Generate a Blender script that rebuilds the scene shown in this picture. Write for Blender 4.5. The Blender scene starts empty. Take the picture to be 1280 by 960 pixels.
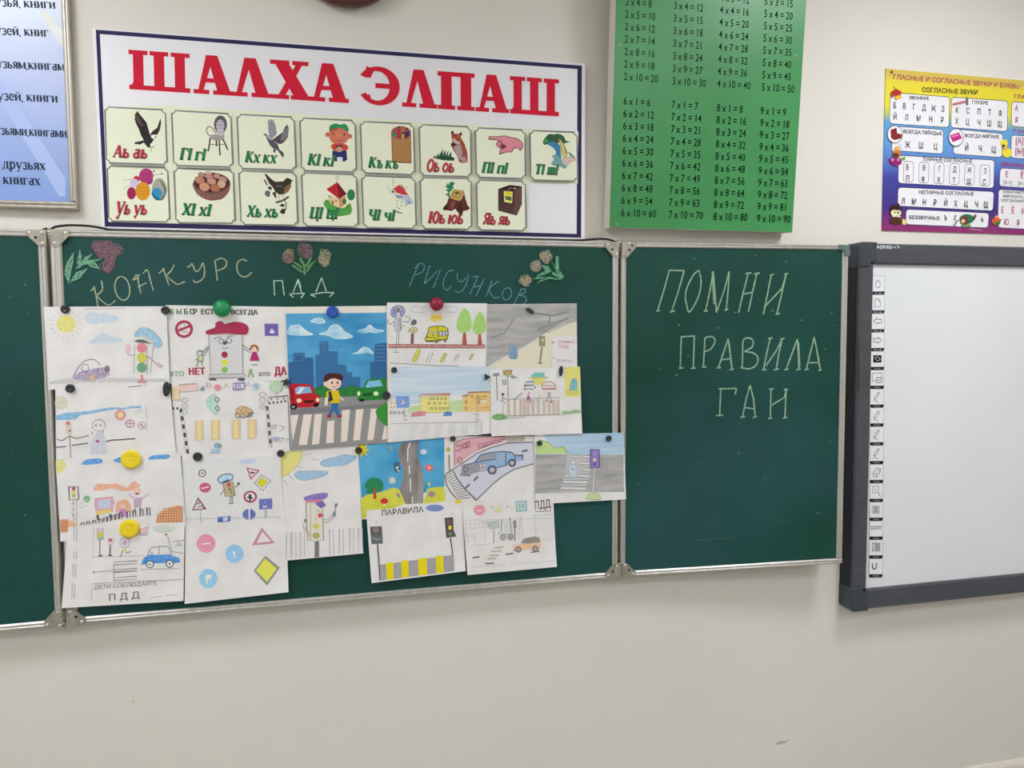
import bpy, math, random
from mathutils import Vector, Matrix
R_ = random.Random(7)
SC = bpy.context.scene
COL = SC.collection

# ------------------------------------------------------------------ camera
CAM = Vector((0.0, -2.217, 1.64)); FPX = 973.9
YAW, PITCH, ROLL = math.radians(13.712), math.radians(-3.739), math.radians(-0.398)
_f = Vector((math.sin(YAW)*math.cos(PITCH), math.cos(YAW)*math.cos(PITCH), math.sin(PITCH)))
_r = Vector((math.cos(YAW), -math.sin(YAW), 0)); _u = _r.cross(_f)
RT = _r*math.cos(ROLL)+_u*math.sin(ROLL); UP = -_r*math.sin(ROLL)+_u*math.cos(ROLL); FW = _f
cd = bpy.data.cameras.new('camera'); cam = bpy.data.objects.new('camera', cd); COL.objects.link(cam)
cd.sensor_width = 36; cd.lens = FPX/1280*36; cd.clip_start = .01
cam.matrix_world = Matrix((( RT.x, UP.x, -FW.x, CAM.x), (RT.y, UP.y, -FW.y, CAM.y), (RT.z, UP.z, -FW.z, CAM.z), (0,0,0,1)))
SC.camera = cam
# ------------------------------------------------------------------ world, exposure
SC.view_settings.view_transform = 'Standard'; SC.view_settings.look = 'None'
SC.view_settings.gamma = 1; SC.view_settings.use_curve_mapping = False
SC.view_settings.exposure = 0.0
w = bpy.data.worlds.new('world'); SC.world = w; w.use_nodes = True
w.node_tree.nodes['Background'].inputs[0].default_value = (.9, .95, 1, 1)
w.node_tree.nodes['Background'].inputs[1].default_value = .3
LAMP = 26.0         # strength of the ceiling light panels
KALB = 0.80         # photo colour of a surface = its own colour x this much light

# ------------------------------------------------------------------ materials
def lin(h, k=None):
    h = h.lstrip('#'); o = []
    for i in (0, 2, 4):
        c = int(h[i:i+2], 16)/255
        c = c/12.92 if c <= .04045 else ((c+.055)/1.055)**2.4
        o.append(min(.92, c/(k or KALB)))
    return (*o, 1)
MATS = {}
def mat(h, rough=.6, metal=0., spec=.3, k=None, key=None):
    kk = key or (h, rough, metal, spec)
    if kk in MATS: return MATS[kk]
    m = bpy.data.materials.new('colour_'+h.lstrip('#')); m.use_nodes = True
    b = m.node_tree.nodes['Principled BSDF']
    b.inputs['Base Color'].default_value = lin(h, k); b.inputs['Roughness'].default_value = rough
    b.inputs['Metallic'].default_value = metal; b.inputs['Specular IOR Level'].default_value = spec
    MATS[kk] = m; return m
def noise_mat(name, h1, h2, scale=(5,5,5), rough=.6, spec=.3, lo=.35, hi=.65, detail=5, bump=0, bscale=200, metal=0, h3=None, scale3=1.5, coat=0):
    if name in MATS: return MATS[name]
    m = bpy.data.materials.new(name); m.use_nodes = True; nt = m.node_tree; N = nt.nodes; L = nt.links
    b = N['Principled BSDF']; b.inputs['Roughness'].default_value = rough; b.inputs['Specular IOR Level'].default_value = spec
    b.inputs['Metallic'].default_value = metal; b.inputs['Coat Weight'].default_value = coat
    tc = N.new('ShaderNodeTexCoord'); mp = N.new('ShaderNodeMapping'); mp.inputs['Scale'].default_value = scale
    L.new(tc.outputs['Object'], mp.inputs[0])
    nz = N.new('ShaderNodeTexNoise'); nz.inputs['Scale'].default_value = 1; nz.inputs['Detail'].default_value = detail
    L.new(mp.outputs[0], nz.inputs['Vector'])
    rp = N.new('ShaderNodeValToRGB'); rp.color_ramp.elements[0].position = lo; rp.color_ramp.elements[1].position = hi
    rp.color_ramp.elements[0].color = lin(h1); rp.color_ramp.elements[1].color = lin(h2)
    L.new(nz.outputs[0], rp.inputs[0]); out = rp.outputs[0]
    if h3:
        n3 = N.new('ShaderNodeTexNoise'); n3.inputs['Scale'].default_value = scale3; n3.inputs['Detail'].default_value = 3
        L.new(tc.outputs['Object'], n3.inputs['Vector'])
        r3 = N.new('ShaderNodeValToRGB'); r3.color_ramp.elements[0].position = .42; r3.color_ramp.elements[1].position = .62
        L.new(n3.outputs[0], r3.inputs[0]); mx = N.new('ShaderNodeMix'); mx.data_type = 'RGBA'
        mm = N.new('ShaderNodeMath'); mm.operation = 'MULTIPLY'; mm.inputs[1].default_value = .6
        L.new(r3.outputs[0], mm.inputs[0]); L.new(mm.outputs[0], mx.inputs[0])
        L.new(out, mx.inputs[6]); mx.inputs[7].default_value = lin(h3); out = mx.outputs[2]
    L.new(out, b.inputs['Base Color'])
    if bump:
        n2 = N.new('ShaderNodeTexNoise'); n2.inputs['Scale'].default_value = bscale; n2.inputs['Detail'].default_value = 3
        L.new(tc.outputs['Object'], n2.inputs['Vector']); bp = N.new('ShaderNodeBump'); bp.inputs['Strength'].default_value = bump
        bp.inputs['Distance'].default_value = .002
        L.new(n2.outputs[0], bp.inputs['Height']); L.new(bp.outputs[0], b.inputs['Normal'])
    MATS[name] = m; return m
def pencil(h, ang=40, den=.5):
    """coloured-pencil shading: strokes of the colour over the white of the paper"""
    k = ('pencil', h, ang, den)
    if k in MATS: return MATS[k]
    m = noise_mat('pencil_%s_%d' % (h.lstrip('#'), ang), h, '#dcdad8', (1, 1, 1), .8, .1, .53-.4*den, .93-.4*den, 4)
    mp = [n for n in m.node_tree.nodes if n.type == 'MAPPING'][0]
    mp.inputs['Scale'].default_value = (150, 150, 520); mp.inputs['Rotation'].default_value = (0, math.radians(ang), 0)
    MATS[k] = m; return m
def chalk(h, cover=.5):
    k = ('chalk', h, cover)
    if k in MATS: return MATS[k]
    m = bpy.data.materials.new('chalk_'+h.lstrip('#')); m.use_nodes = True; nt = m.node_tree; N = nt.nodes; L = nt.links
    b = N['Principled BSDF']; b.inputs['Base Color'].default_value = lin(h); b.inputs['Roughness'].default_value = 1
    b.inputs['Specular IOR Level'].default_value = 0
    tc = N.new('ShaderNodeTexCoord'); nz = N.new('ShaderNodeTexNoise'); nz.inputs['Scale'].default_value = 260; nz.inputs['Detail'].default_value = 4
    L.new(tc.outputs['Object'], nz.inputs['Vector'])
    mr = N.new('ShaderNodeMapRange'); mr.inputs[1].default_value = .3; mr.inputs[2].default_value = .62; mr.inputs[3].default_value = cover-.25; mr.inputs[4].default_value = min(1, cover+.35)
    L.new(nz.outputs[0], mr.inputs[0]); tr = N.new('ShaderNodeBsdfTransparent'); mx = N.new('ShaderNodeMixShader')
    L.new(mr.outputs[0], mx.inputs[0]); L.new(tr.outputs[0], mx.inputs[1]); L.new(b.outputs[0], mx.inputs[2])
    L.new(mx.outputs[0], N['Material Output'].inputs[0]); MATS[k] = m; return m
M_PAPER = noise_mat('drawing_paper', '#d3d0ce', '#dbd9d8', (14, 14, 14), .75, .15)
M_ALU = noise_mat('aluminium_profile', '#b4b1ab', '#c0bdb8', (60, 60, 3), .36, .5, metal=.55)
M_PLATE = noise_mat('galvanised_plate', '#8c887c', '#a19d90', (80, 80, 80), .45, .5, metal=.5)

# ------------------------------------------------------------------ planes and photo points
class Plane:
    def __init__(s, o, ax=(1, 0, 0), up=(0, 0, 1)):
        s.o = Vector(o); s.ax = Vector(ax).normalized(); s.up = Vector(up).normalized(); s.n = s.ax.cross(s.up)
    def ab(s, u, v):                       # photo point -> metres along and up the plane
        d = FW*FPX + RT*(u-640) - UP*(v-480)
        t = (s.o-CAM).dot(s.n)/d.dot(s.n); p = CAM+d*t-s.o
        return (p.dot(s.ax), p.dot(s.up))
    def w(s, a, b, d=0.): return s.o+s.ax*a+s.up*b+s.n*d
    def at(s, u, v, d=0.): return s.w(*s.ab(u, v), d)
    def shift(s, d): return Plane(s.o+s.n*d, s.ax, s.up)
WALL = Plane((0, 0, 0))

# ------------------------------------------------------------------ objects
def link(name, me, parent=None, loc=None):
    o = bpy.data.objects.new(name, me); COL.objects.link(o)
    if parent: o.parent = parent
    if loc is not None: o.location = loc
    return o
def tag(o, label=None, cat=None, group=None, kind=None):
    if label: o['label'] = label
    if cat: o['category'] = cat
    if group: o['group'] = group
    if kind: o['kind'] = kind
    return o
def thing(name, label, cat, loc, group=None): return tag(link(name, None, None, loc), label, cat, group)
def base(o):                                # world position of the thing a part belongs to
    while o.parent: o = o.parent
    return o.location.copy()
class MB:
    """collects world-space shapes, builds ONE mesh object"""
    def __init__(s): s.v = []; s.f = []; s.m = []; s.mats = []; s.sm = []
    def mi(s, m):
        if m not in s.mats: s.mats.append(m)
        return s.mats.index(m)
    def add(s, vs, fs, m, smooth=False):
        k = len(s.v); i = s.mi(m); s.v += [tuple(v) for v in vs]
        for f in fs: s.f.append([x+k for x in f]); s.m.append(i); s.sm.append(smooth)
    def prism(s, poly_bot, poly_top, m, smooth=False):
        n = len(poly_bot)
        s.add(list(poly_bot)+list(poly_top), [list(range(n-1, -1, -1)), list(range(n, 2*n))]+[[i, (i+1) % n, n+(i+1) % n, n+i] for i in range(n)], m, smooth)
    def box(s, p0, p1, m):
        x0, y0, z0 = p0; x1, y1, z1 = p1
        s.prism([(x0, y0, z0), (x1, y0, z0), (x1, y1, z0), (x0, y1, z0)], [(x0, y0, z1), (x1, y0, z1), (x1, y1, z1), (x0, y1, z1)], m)
    def slab(s, pl, poly, d0, d1, m, bevel=0.):   # outline in plane metres, from d0 off the plane to d1
        if bevel:
            cx = sum(p[0] for p in poly)/len(poly); cy = sum(p[1] for p in poly)/len(poly)
            def ins(p):
                dx, dy = p[0]-cx, p[1]-cy
                return (p[0]-math.copysign(min(bevel, abs(dx)), dx), p[1]-math.copysign(min(bevel, abs(dy)), dy))
            A = [pl.w(*p, d0) for p in poly]; B = [pl.w(*p, d1-bevel) for p in poly]; C = [pl.w(*ins(p), d1) for p in poly]
            n = len(poly); k = A+B+C
            s.add(k, [list(range(n-1, -1, -1)), list(range(2*n, 3*n))]+[[j*n+i, j*n+(i+1) % n, (j+1)*n+(i+1) % n, (j+1)*n+i] for j in (0, 1) for i in range(n)], m)
        else: s.prism([pl.w(*p, d0) for p in poly], [pl.w(*p, d1) for p in poly], m)
    def rect(s, pl, a0, a1, b0, b1, d0, d1, m, bevel=0.):
        s.slab(pl, [(a0, b0), (a1, b0), (a1, b1), (a0, b1)], d0, d1, m, bevel)
    def lathe(s, pl, a, b, d, prof, m, seg=28, sx=1., rot=0., sy=1.):
        vs = []; fs = []; n = len(prof); cr, sr = math.cos(rot), math.sin(rot)
        for r, h in prof:
            for i in range(seg):
                t = 2*math.pi*i/seg; x = r*math.cos(t)*sx; y = r*math.sin(t)*sy
                vs.append(pl.w(a+x*cr-y*sr, b+x*sr+y*cr, d+h))
        for j in range(n-1):
            for i in range(seg):
                k = (i+1) % seg; fs.append([j*seg+i, j*seg+k, (j+1)*seg+k, (j+1)*seg+i])
        fs.append(list(range(seg-1, -1, -1)));
        fs.append([(n-1)*seg+i for i in range(seg)])
        s.add(vs, fs, m, True)
    def tube(s, pts, r, m, seg=8):
        pts = [Vector(p) for p in pts]; vs = []; fs = []
        for i, p in enumerate(pts):
            t = (pts[min(i+1, len(pts)-1)]-pts[max(i-1, 0)]).normalized()
            q = t.cross(Vector((0, 1, .01))).normalized(); q2 = t.cross(q)
            for j in range(seg):
                a = 2*math.pi*j/seg; vs.append(p+q*math.cos(a)*r+q2*math.sin(a)*r)
        for i in range(len(pts)-1):
            for j in range(seg):
                k = (j+1) % seg; fs.append([i*seg+j, i*seg+k, (i+1)*seg+k, (i+1)*seg+j])
        fs += [list(range(seg)), [(len(pts)-1)*seg+j for j in range(seg-1, -1, -1)]]
        s.add(vs, fs, m, True)
    def build(s, name, parent=None, loc=None):
        me = bpy.data.meshes.new(name)
        o0 = base(parent) if parent else Vector(loc or (0, 0, 0))
        me.from_pydata([(v[0]-o0.x, v[1]-o0.y, v[2]-o0.z) for v in s.v], [], s.f)
        for m in s.mats: me.materials.append(m)
        me.polygons.foreach_set('material_index', s.m); me.polygons.foreach_set('use_smooth', s.sm)
        import bmesh
        bm = bmesh.new(); bm.from_mesh(me); bmesh.ops.recalc_face_normals(bm, faces=bm.faces); bm.to_mesh(me); bm.free()
        me.update()
        return link(name, me, parent, None if parent else o0)

# ------------------------------------------------------------------ lettering
GLY = {}
def load_glyphs(chars):
    c = bpy.data.curves.new('lettering', 'FONT'); o = bpy.data.objects.new('lettering', c); COL.objects.link(o); c.resolution_u = 3
    def get(s):
        c.body = s; bpy.context.view_layer.update(); e = o.evaluated_get(bpy.context.evaluated_depsgraph_get())
        m = e.to_mesh(); v = [(x.co.x, x.co.y) for x in m.vertices]; f = [list(p.vertices) for p in m.polygons]; e.to_mesh_clear(); return v, f
    for bold in (0, 1, 2, 3):
        c.offset = (0, .022, .011, .022)[bold]
        h = max(x for x, y in get('H')[0])
        for ch in chars:
            if bold and ch in 'ЪЬЫьыъ': GLY[ch, bold] = GLY[ch, 0]; continue
            v, f = get(ch)
            GLY[ch, bold] = (v, f, max(x for x, y in get(ch+'H')[0])-h+.014*bold)
        v, f, ad = GLY['О', bold]; cx = (min(p[0] for p in v)+max(p[0] for p in v))/2; k = len(v); hw = (.042, .064, .053, .084)[bold]
        GLY['Ф', bold] = ([(p[0], .364+(p[1]-.364)*.72) for p in v]+[(cx-hw, -.02), (cx+hw, -.02), (cx+hw, .75), (cx-hw, .75)], f+[[k, k+1, k+2, k+3]], ad)
        th = (.085, .125, .105, .15)[bold]; V = []; F = []
        for i in range(15):
            t = math.radians(-142+284*i/14); c_, s_ = math.cos(t), math.sin(t)
            V += [(.3+.3*c_, .364+.374*s_), (.3+(.3-th)*c_, .364+(.374-th)*s_)]
            if i: F.append([2*i-2, 2*i-1, 2*i+1, 2*i])
        V += [(.2, .364-th/2), (.55, .364-th/2), (.55, .364+th/2), (.2, .364+th/2)]; F.append([30, 31, 32, 33])
        GLY['Э', bold] = (V, F, .68)
        v, f, ad = GLY['Ь', bold]; k = len(v); x0 = min(p[0] for p in v)+.16
        GLY['Ъ', bold] = ([(p[0]+.16, p[1]) for p in v]+[(.02, .64), (x0+.04, .64), (x0+.04, .728), (.02, .728)], f+[[k, k+1, k+2, k+3]], ad+.16)
        GLY[' ', bold] = ([], [], .26)
    bpy.data.objects.remove(o); bpy.data.curves.remove(c)
CHARS = 'АБВГДЕЁЖЗИЙКЛМНОПРСТУФХЦЧШЩЪЫЬЭЮЯ0123456789=x[]абвгдезийклмнопрстухцчшщъыьэюяIQUPTaeiorcnbtdlswgvBEN.,<>'
load_glyphs(CHARS)
def layout(text, bold=0):
    """-> (verts, faces, width) with a cap height of 1"""
    V = []; F = []; x = 0.
    for ch in text:
        if (ch, bold) not in GLY: ch = ' '
        v, f, adv = GLY[ch, bold]; k = len(V)
        V += [(a+x, b) for a, b in v]; F += [[i+k for i in q] for q in f]; x += adv
    return [(a/.728, b/.728) for a, b in V], F, max(x, .01)/.728

# slab-serif lettering (strokes: x0 y0 x1 y1 weight; S = upright with serifs); x-height 1
def _arc(cx, cy, rx, ry, a0, a1, n=9):
    return [(cx+rx*math.cos(math.radians(a0+(a1-a0)*i/n)), cy+ry*math.sin(math.radians(a0+(a1-a0)*i/n))) for i in range(n+1)]
_B, _T = .21, .1
def _st(x, y0=0, y1=1, b=1, t=1):
    o = [([(x, y0), (x, y1)], _B)]
    if b: o.append(([(x-.19, y0+.04), (x+.19, y0+.04)], .08))
    if t: o.append(([(x-.19, y1-.04), (x+.19, y1-.04)], .08))
    return o
SERIF = {
 'н': (_st(.2)+_st(.78)+[([(.2, .5), (.78, .5)], _T)], 1.02), 'и': (_st(.2)+_st(.8)+[([(.22, .12), (.78, .88)], _T)], 1.04),
 'й': (_st(.2)+_st(.8)+[([(.22, .12), (.78, .88)], _T), (_arc(.5, 1.36, .2, .16, 180, 360), .1)], 1.04),
 'к': (_st(.2)+[([(.3, .48), (.74, .95)], _T), ([(.38, .56), (.8, .05)], _B), ([(.66, .04), (.98, .04)], .08), ([(.64, .93), (.86, .93)], .1)], 1.0),
 'г': (_st(.2)+[([(.2, .95), (.74, .95)], .1), ([(.72, .97), (.74, .68)], .08)], .84),
 'м': (_st(.16)+_st(1.04)+[([(.2, .98), (.58, .08)], .17), ([(.58, .08), (1., .98)], _T)], 1.22),
 'я': (_st(.72)+[(_arc(.46, .73, .28, .23, 75, 285), .15), ([(.44, .94), (.72, .94)], _T), ([(.44, .52), (.72, .52)], _T), ([(.48, .5), (.16, .05)], .17), ([(.04, .04), (.28, .04)], .08)], .94),
 'ь': (_st(.2)+[(_arc(.44, .28, .28, .24, 95, -95), .16), ([(.2, .52), (.44, .52)], _T), ([(.2, .04), (.44, .04)], _T)], .84),
 'ъ': (_st(.36)+[(_arc(.58, .28, .26, .24, 95, -95), .16), ([(.36, .52), (.58, .52)], _T), ([(.36, .04), (.58, .04)], _T), ([(.06, .94), (.36, .94)], .1), ([(.06, .96), (.06, .74)], .08)], .96),
 'е': ([(_arc(.46, .5, .34, .46, 0, 320, 14), .16), ([(.14, .52), (.8, .52)], .09)], .9),
 'о': ([(_arc(.46, .5, .34, .46, 0, 360, 16), .17)], .94),
 'а': (_st(.66, t=0)+[(_arc(.42, .3, .28, .26, 70, 290), .16), ([(.46, .56), (.66, .56)], .08), (_arc(.42, .72, .24, .24, 0, 150), .12)], .9),
 'з': ([(_arc(.36, .74, .26, .22, 150, -90), .14), (_arc(.36, .28, .3, .26, 90, -150), .16)], .76),
 'у': ([([(.16, .95), (.5, .08)], _B), ([(.84, .95), (.4, -.3)], .11), ([(.42, -.28), (.2, -.34)], .16), ([(0, .96), (.34, .96)], .08), ([(.66, .96), (1., .96)], .08)], .96),
 'д': ([([(.34, .98), (.28, .4), (.16, .08)], .12), ([(.72, .98), (.72, .06)], _B), ([(.26, .95), (.9, .95)], .09), ([(.0, .05), (.98, .05)], .1), ([(.05, .05), (.05, -.26)], .12), ([(.93, .05), (.93, -.26)], .12)], 1.0),
 'р': (_st(.2, -.42, 1)+[(_arc(.46, .5, .32, .46, 130, -130), .17)], .94),
 'х': ([([(.14, .97), (.74, .03)], _B), ([(.76, .97), (.14, .03)], .1), ([(0, .96), (.3, .96)], .08), ([(.6, .96), (.92, .96)], .08), ([(0, .04), (.3, .04)], .08), ([(.58, .04), (.92, .04)], .08)], .94),
 'п': (_st(.2)+_st(.78)+[([(.2, .95), (.78, .95)], .1)], 1.0), 'т': (_st(.42, t=0)+[([(.06, .95), (.78, .95)], .1), ([(.06, .97), (.06, .76)], .08), ([(.78, .97), (.78, .76)], .08)], .86),
 'm': (_st(.18)+_st(.58)+_st(.98)+[([(.18, .95), (.98, .95)], .09)], 1.2),
 'ц': (_st(.2, b=0)+_st(.76, b=0)+[([(.1, .05), (.94, .05)], .1), ([(.9, .08), (.9, -.26)], .13)], 1.0),
 'ч': (_st(.74)+_st(.2, .5, 1, b=0)+[([(.2, .5), (.4, .4), (.74, .48)], .12)], .96),
 'ю': (_st(.18)+[([(.2, .5), (.5, .5)], _T), (_arc(.84, .5, .3, .46, 0, 360, 16), .17)], 1.26),
 'I': (_st(.2, 0, 1.38), .46), 'А': ([([(.1, .05), (.5, 1.36)], .1), ([(.5, 1.36), (.9, .05)], .22), ([(.24, .48), (.76, .48)], .1), ([(0, .04), (.28, .04)], .08), ([(.7, .04), (1.06, .04)], .08)], 1.06),
 ',': ([([(.12, .06), (.14, -.2)], .17)], .34), ' ': ([], .42)}
CAPS = {'Г': 'г', 'К': 'к', 'О': 'о', 'П': 'п', 'Т': 'т', 'У': 'у', 'Х': 'х', 'Ц': 'ц', 'Ч': 'ч', 'Ю': 'ю', 'Я': 'я'}

# ------------------------------------------------------------------ flat artwork on a plane
def nums(s): return [float(x) for x in s.split()] if isinstance(s, str) else list(s)
def pairs(s):
    n = nums(s) if isinstance(s, str) else s
    return n if (n and isinstance(n[0], (tuple, list))) else [(n[i], n[i+1]) for i in range(0, len(n)-1, 2)]
def smooth_pts(p, closed, k=4):
    n = len(p)
    if n < 3: return p
    o = []
    rng = range(n if closed else n-1)
    for i in rng:
        g = lambda j: p[j % n] if closed else p[max(0, min(n-1, j))]
        a, b, c, d = g(i-1), g(i), g(i+1), g(i+2)
        for q in range(k):
            t = q/k
            o.append(tuple(.5*(2*b[m]+(c[m]-a[m])*t+(2*a[m]-5*b[m]+4*c[m]-d[m])*t*t+(3*b[m]-a[m]-3*c[m]+d[m])*t**3) for m in (0, 1)))
    if not closed: o.append(p[-1])
    return o
EPS = 2.2e-5
class Art:
    def __init__(s, pl, d=0., curl=None):
        s.pl = pl; s.d = d; s.k = 1; s.curl = curl; s.F(0, 0, 1); s.new()
    def new(s): s.v = []; s.f = []; s.m = []; s.mats = []
    def F(s, ox, oy, sc): s.ox, s.oy, s.sc = ox, oy, sc; return s
    def px(s, x, y): return (s.ox+x/s.sc, s.oy+y/s.sc)
    def ab(s, x, y): return s.pl.ab(*s.px(x, y))
    def mpp(s, x, y):
        a = s.ab(x, y); b = s.ab(x+s.sc, y); c = s.ab(x, y+s.sc)
        return (abs(b[0]-a[0])+abs(c[1]-a[1]))/2
    def M(s, c): return mat(c, .7, 0, .15) if isinstance(c, str) else c
    def put(s, V, Fc, c):
        m = s.M(c); k = len(s.v)
        if m not in s.mats: s.mats.append(m)
        i = s.mats.index(m); d = s.d+s.k*EPS; s.k += 1
        s.v += [(a, b, d) for a, b in V]
        for f in Fc: s.f.append([x+k for x in f]); s.m.append(i)
    def poly_ab(s, P, c):
        from mathutils.geometry import tessellate_polygon
        t = tessellate_polygon([[Vector((a, b, 0)) for a, b in P]])
        s.put(P, [list(x) for x in t], c)
    def p(s, c, pts, sm=0, ol=None, w=1.):
        P = pairs(pts)
        if sm: P = smooth_pts(P, True)
        s.poly_ab([s.ab(*q) for q in P], c)
        if ol: s.l(ol, w, P, True)
        return s
    def line_ab(s, P, W, c, closed=False):
        n = len(P); V = []; Fc = []
        if n < 2: return
        for i in range(n):
            if closed: a, b = P[(i-1) % n], P[(i+1) % n]
            else: a, b = P[max(0, i-1)], P[min(n-1, i+1)]
            dx, dy = b[0]-a[0], b[1]-a[1]; L = math.hypot(dx, dy) or 1
            nx, ny = -dy/L*W/2, dx/L*W/2
            # mitre so that a corner keeps its width
            if 0 < i < n-1 or closed:
                e = P[i]; f = P[(i+1) % n]; ex, ey = f[0]-e[0], f[1]-e[1]; l2 = math.hypot(ex, ey) or 1
                cs = abs((dx*ex+dy*ey)/(L*l2)); cs = max(cs, .5); nx /= cs; ny /= cs
            V += [(P[i][0]+nx, P[i][1]+ny), (P[i][0]-nx, P[i][1]-ny)]
        for i in range(n if closed else n-1):
            j = (i+1) % n; Fc.append([2*i, 2*i+1, 2*j+1, 2*j])
        s.put(V, Fc, c)
    def l(s, c, w, pts, closed=False, sm=0):
        P = pairs(pts)
        if sm: P = smooth_pts(P, closed)
        m = s.mpp(*P[0]); s.line_ab([s.ab(*q) for q in P], w*m, c, closed); return s
    def ls(s, c, w, *lines):
        for q in lines: s.l(c, w, q)
        return s
    def ell(s, cx, cy, rx, ry, rot=0, n=22):
        r = math.radians(rot); return [(cx+rx*math.cos(t)*math.cos(r)-ry*math.sin(t)*math.sin(r), cy+rx*math.cos(t)*math.sin(r)+ry*math.sin(t)*math.cos(r)) for t in [2*math.pi*i/n for i in range(n)]]
    def e(s, c, cx, cy, rx, ry=None, rot=0, ol=None, w=1.): return s.p(c, s.ell(cx, cy, rx, ry or rx, rot), 0, ol, w)
    def o(s, c, w, cx, cy, rx, ry=None, rot=0): return s.l(c, w, s.ell(cx, cy, rx, ry or rx, rot), True)
    def r(s, c, x0, y0, x1, y1, ol=None, w=1.): return s.p(c, [(x0, y0), (x1, y0), (x1, y1), (x0, y1)], 0, ol, w)
    def rr(s, c, quad, rad, ol=None, w=1.):   # rounded quad TL TR BR BL
        q = pairs(quad); P = []
        for i in range(4):
            a, b, d = Vector(q[i]), Vector(q[i-1]), Vector(q[(i+1) % 4])
            u = (b-a).normalized()*rad; v = (d-a).normalized()*rad
            for t in (0, .25, .5, .75, 1): P.append(tuple(a+u*(1-t)**2+v*t**2))
        return s.p(c, P, 0, ol, w)
    def t(s, c, text, x0, y0, h, x1=None, y1=None, bold=0, slant=0., wf=1.):
        """lettering: baseline from (x0,y0), cap height h, optionally fitted to end at (x1,y1)"""
        V, Fc, wd = layout(text, bold)
        for k in ((-.45, 0, .45) if bold == 3 else (0,)): s._lay(V, Fc, wd, c, x0+k*s.sc, y0, h, None if x1 is None else x1+k*s.sc, y1, slant, wf)
        return s
    def _lay(s, V, Fc, wd, c, x0, y0, h, x1, y1, slant, wf):
        A = Vector(s.ab(x0, y0)); H = s.ab(x0, y0-h)[1]-A.y
        if x1 is not None:
            B = Vector(s.ab(x1, y1 if y1 is not None else y0)); ex = (B-A)/wd
            if y1 is None: ex = Vector((ex.x, 0))
        else: ex = Vector((H*wf, 0))
        ey = Vector((-ex.y, ex.x)).normalized()*H
        s.put([tuple(A+ex*x+ey*y+ex.normalized()*(y*slant*H)) for x, y in V], Fc, c)
    def ts(s, c, text, x0, y0, xh, x1=None, y1=None, slant=0., wf=1., fat=1.35):
        """slab-serif lettering with x-height xh"""
        strokes = []; x = 0.
        for ch in text:
            k = 1.
            if ch in CAPS: k = 1.38; ch = CAPS[ch]
            g, adv = SERIF[ch]
            for P, W in g: strokes.append(([(a*(k if k == 1 else 1.15)+x, b*k) for a, b in P], W*(1.12 if k > 1 else 1)*(fat if W > .12 else 1.15)))
            x += adv*(1.15 if k > 1 else 1)
        V = []; Fc = []
        for P, W in strokes:
            n = len(P); k = len(V)
            for i in range(n):
                a, b = P[max(0, i-1)], P[min(n-1, i+1)]; dx, dy = b[0]-a[0], b[1]-a[1]; L = math.hypot(dx, dy) or 1
                V += [(P[i][0]-dy/L*W/2, P[i][1]+dx/L*W/2), (P[i][0]+dy/L*W/2, P[i][1]-dx/L*W/2)]
            Fc += [[k+2*i, k+2*i+1, k+2*i+3, k+2*i+2] for i in range(n-1)]
        s._lay(V, Fc, x, c, x0, y0, xh, x1, y1, slant, wf); return s
    def build(s, name, parent, label=None):
        """everything drawn since the last build() becomes one part"""
        if not s.f: return None
        me = bpy.data.meshes.new(name); o0 = base(parent)
        V, Fc, Mi = s.v, s.f, s.m
        if s.curl:
            import bmesh
            bm = bmesh.new(); vs = [bm.verts.new(v) for v in V]
            for f, i in zip(Fc, Mi):
                try: q = bm.faces.new([vs[x] for x in f]); q.material_index = i
                except ValueError: pass
            for b in s.curl.cuts:
                bmesh.ops.bisect_plane(bm, geom=bm.verts[:]+bm.edges[:]+bm.faces[:], plane_co=(0, b, 0), plane_no=(0, 1, 0), dist=1e-7)
            for v in bm.verts:
                a, b, d = v.co; v.co = s.pl.w(a, b, d+s.curl.h(a, b))-o0
            for f in bm.faces:
                f.normal_update()
                if f.normal.dot(s.pl.n) < 0: f.normal_flip()
            bm.to_mesh(me); bm.free()
        else:
            W = [s.pl.w(*v)-o0 for v in V]
            fc = []
            for f in Fc:
                p = [V[x] for x in f]; ar = sum(p[i-1][0]*p[i][1]-p[i][0]*p[i-1][1] for i in range(len(p)))
                fc.append(f if ar > 0 else f[::-1])
            me.from_pydata(W, [], fc); me.polygons.foreach_set('material_index', Mi)
        for m in s.mats: me.materials.append(m)
        me.update(); s.new()
        o = link(name, me, parent)
        if label: o['label'] = label
        return o
class Curl:
    def __init__(s, top, bot, amt, n=7, amt_top=0.):
        s.top, s.bot, s.amt, s.at, s.n = top, bot, amt, amt_top, n; s.cuts = [top+(bot-top)*i/n for i in range(1, n)]
    def h(s, a, b):
        g = lambda t: s.amt*t**2.5+s.at*(1-t)**3
        t = min(1, max(0, (b-s.top)/(s.bot-s.top)))*s.n; i = min(s.n-1, int(t)); return g(i/s.n)+(g((i+1)/s.n)-g(i/s.n))*(t-i)
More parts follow.
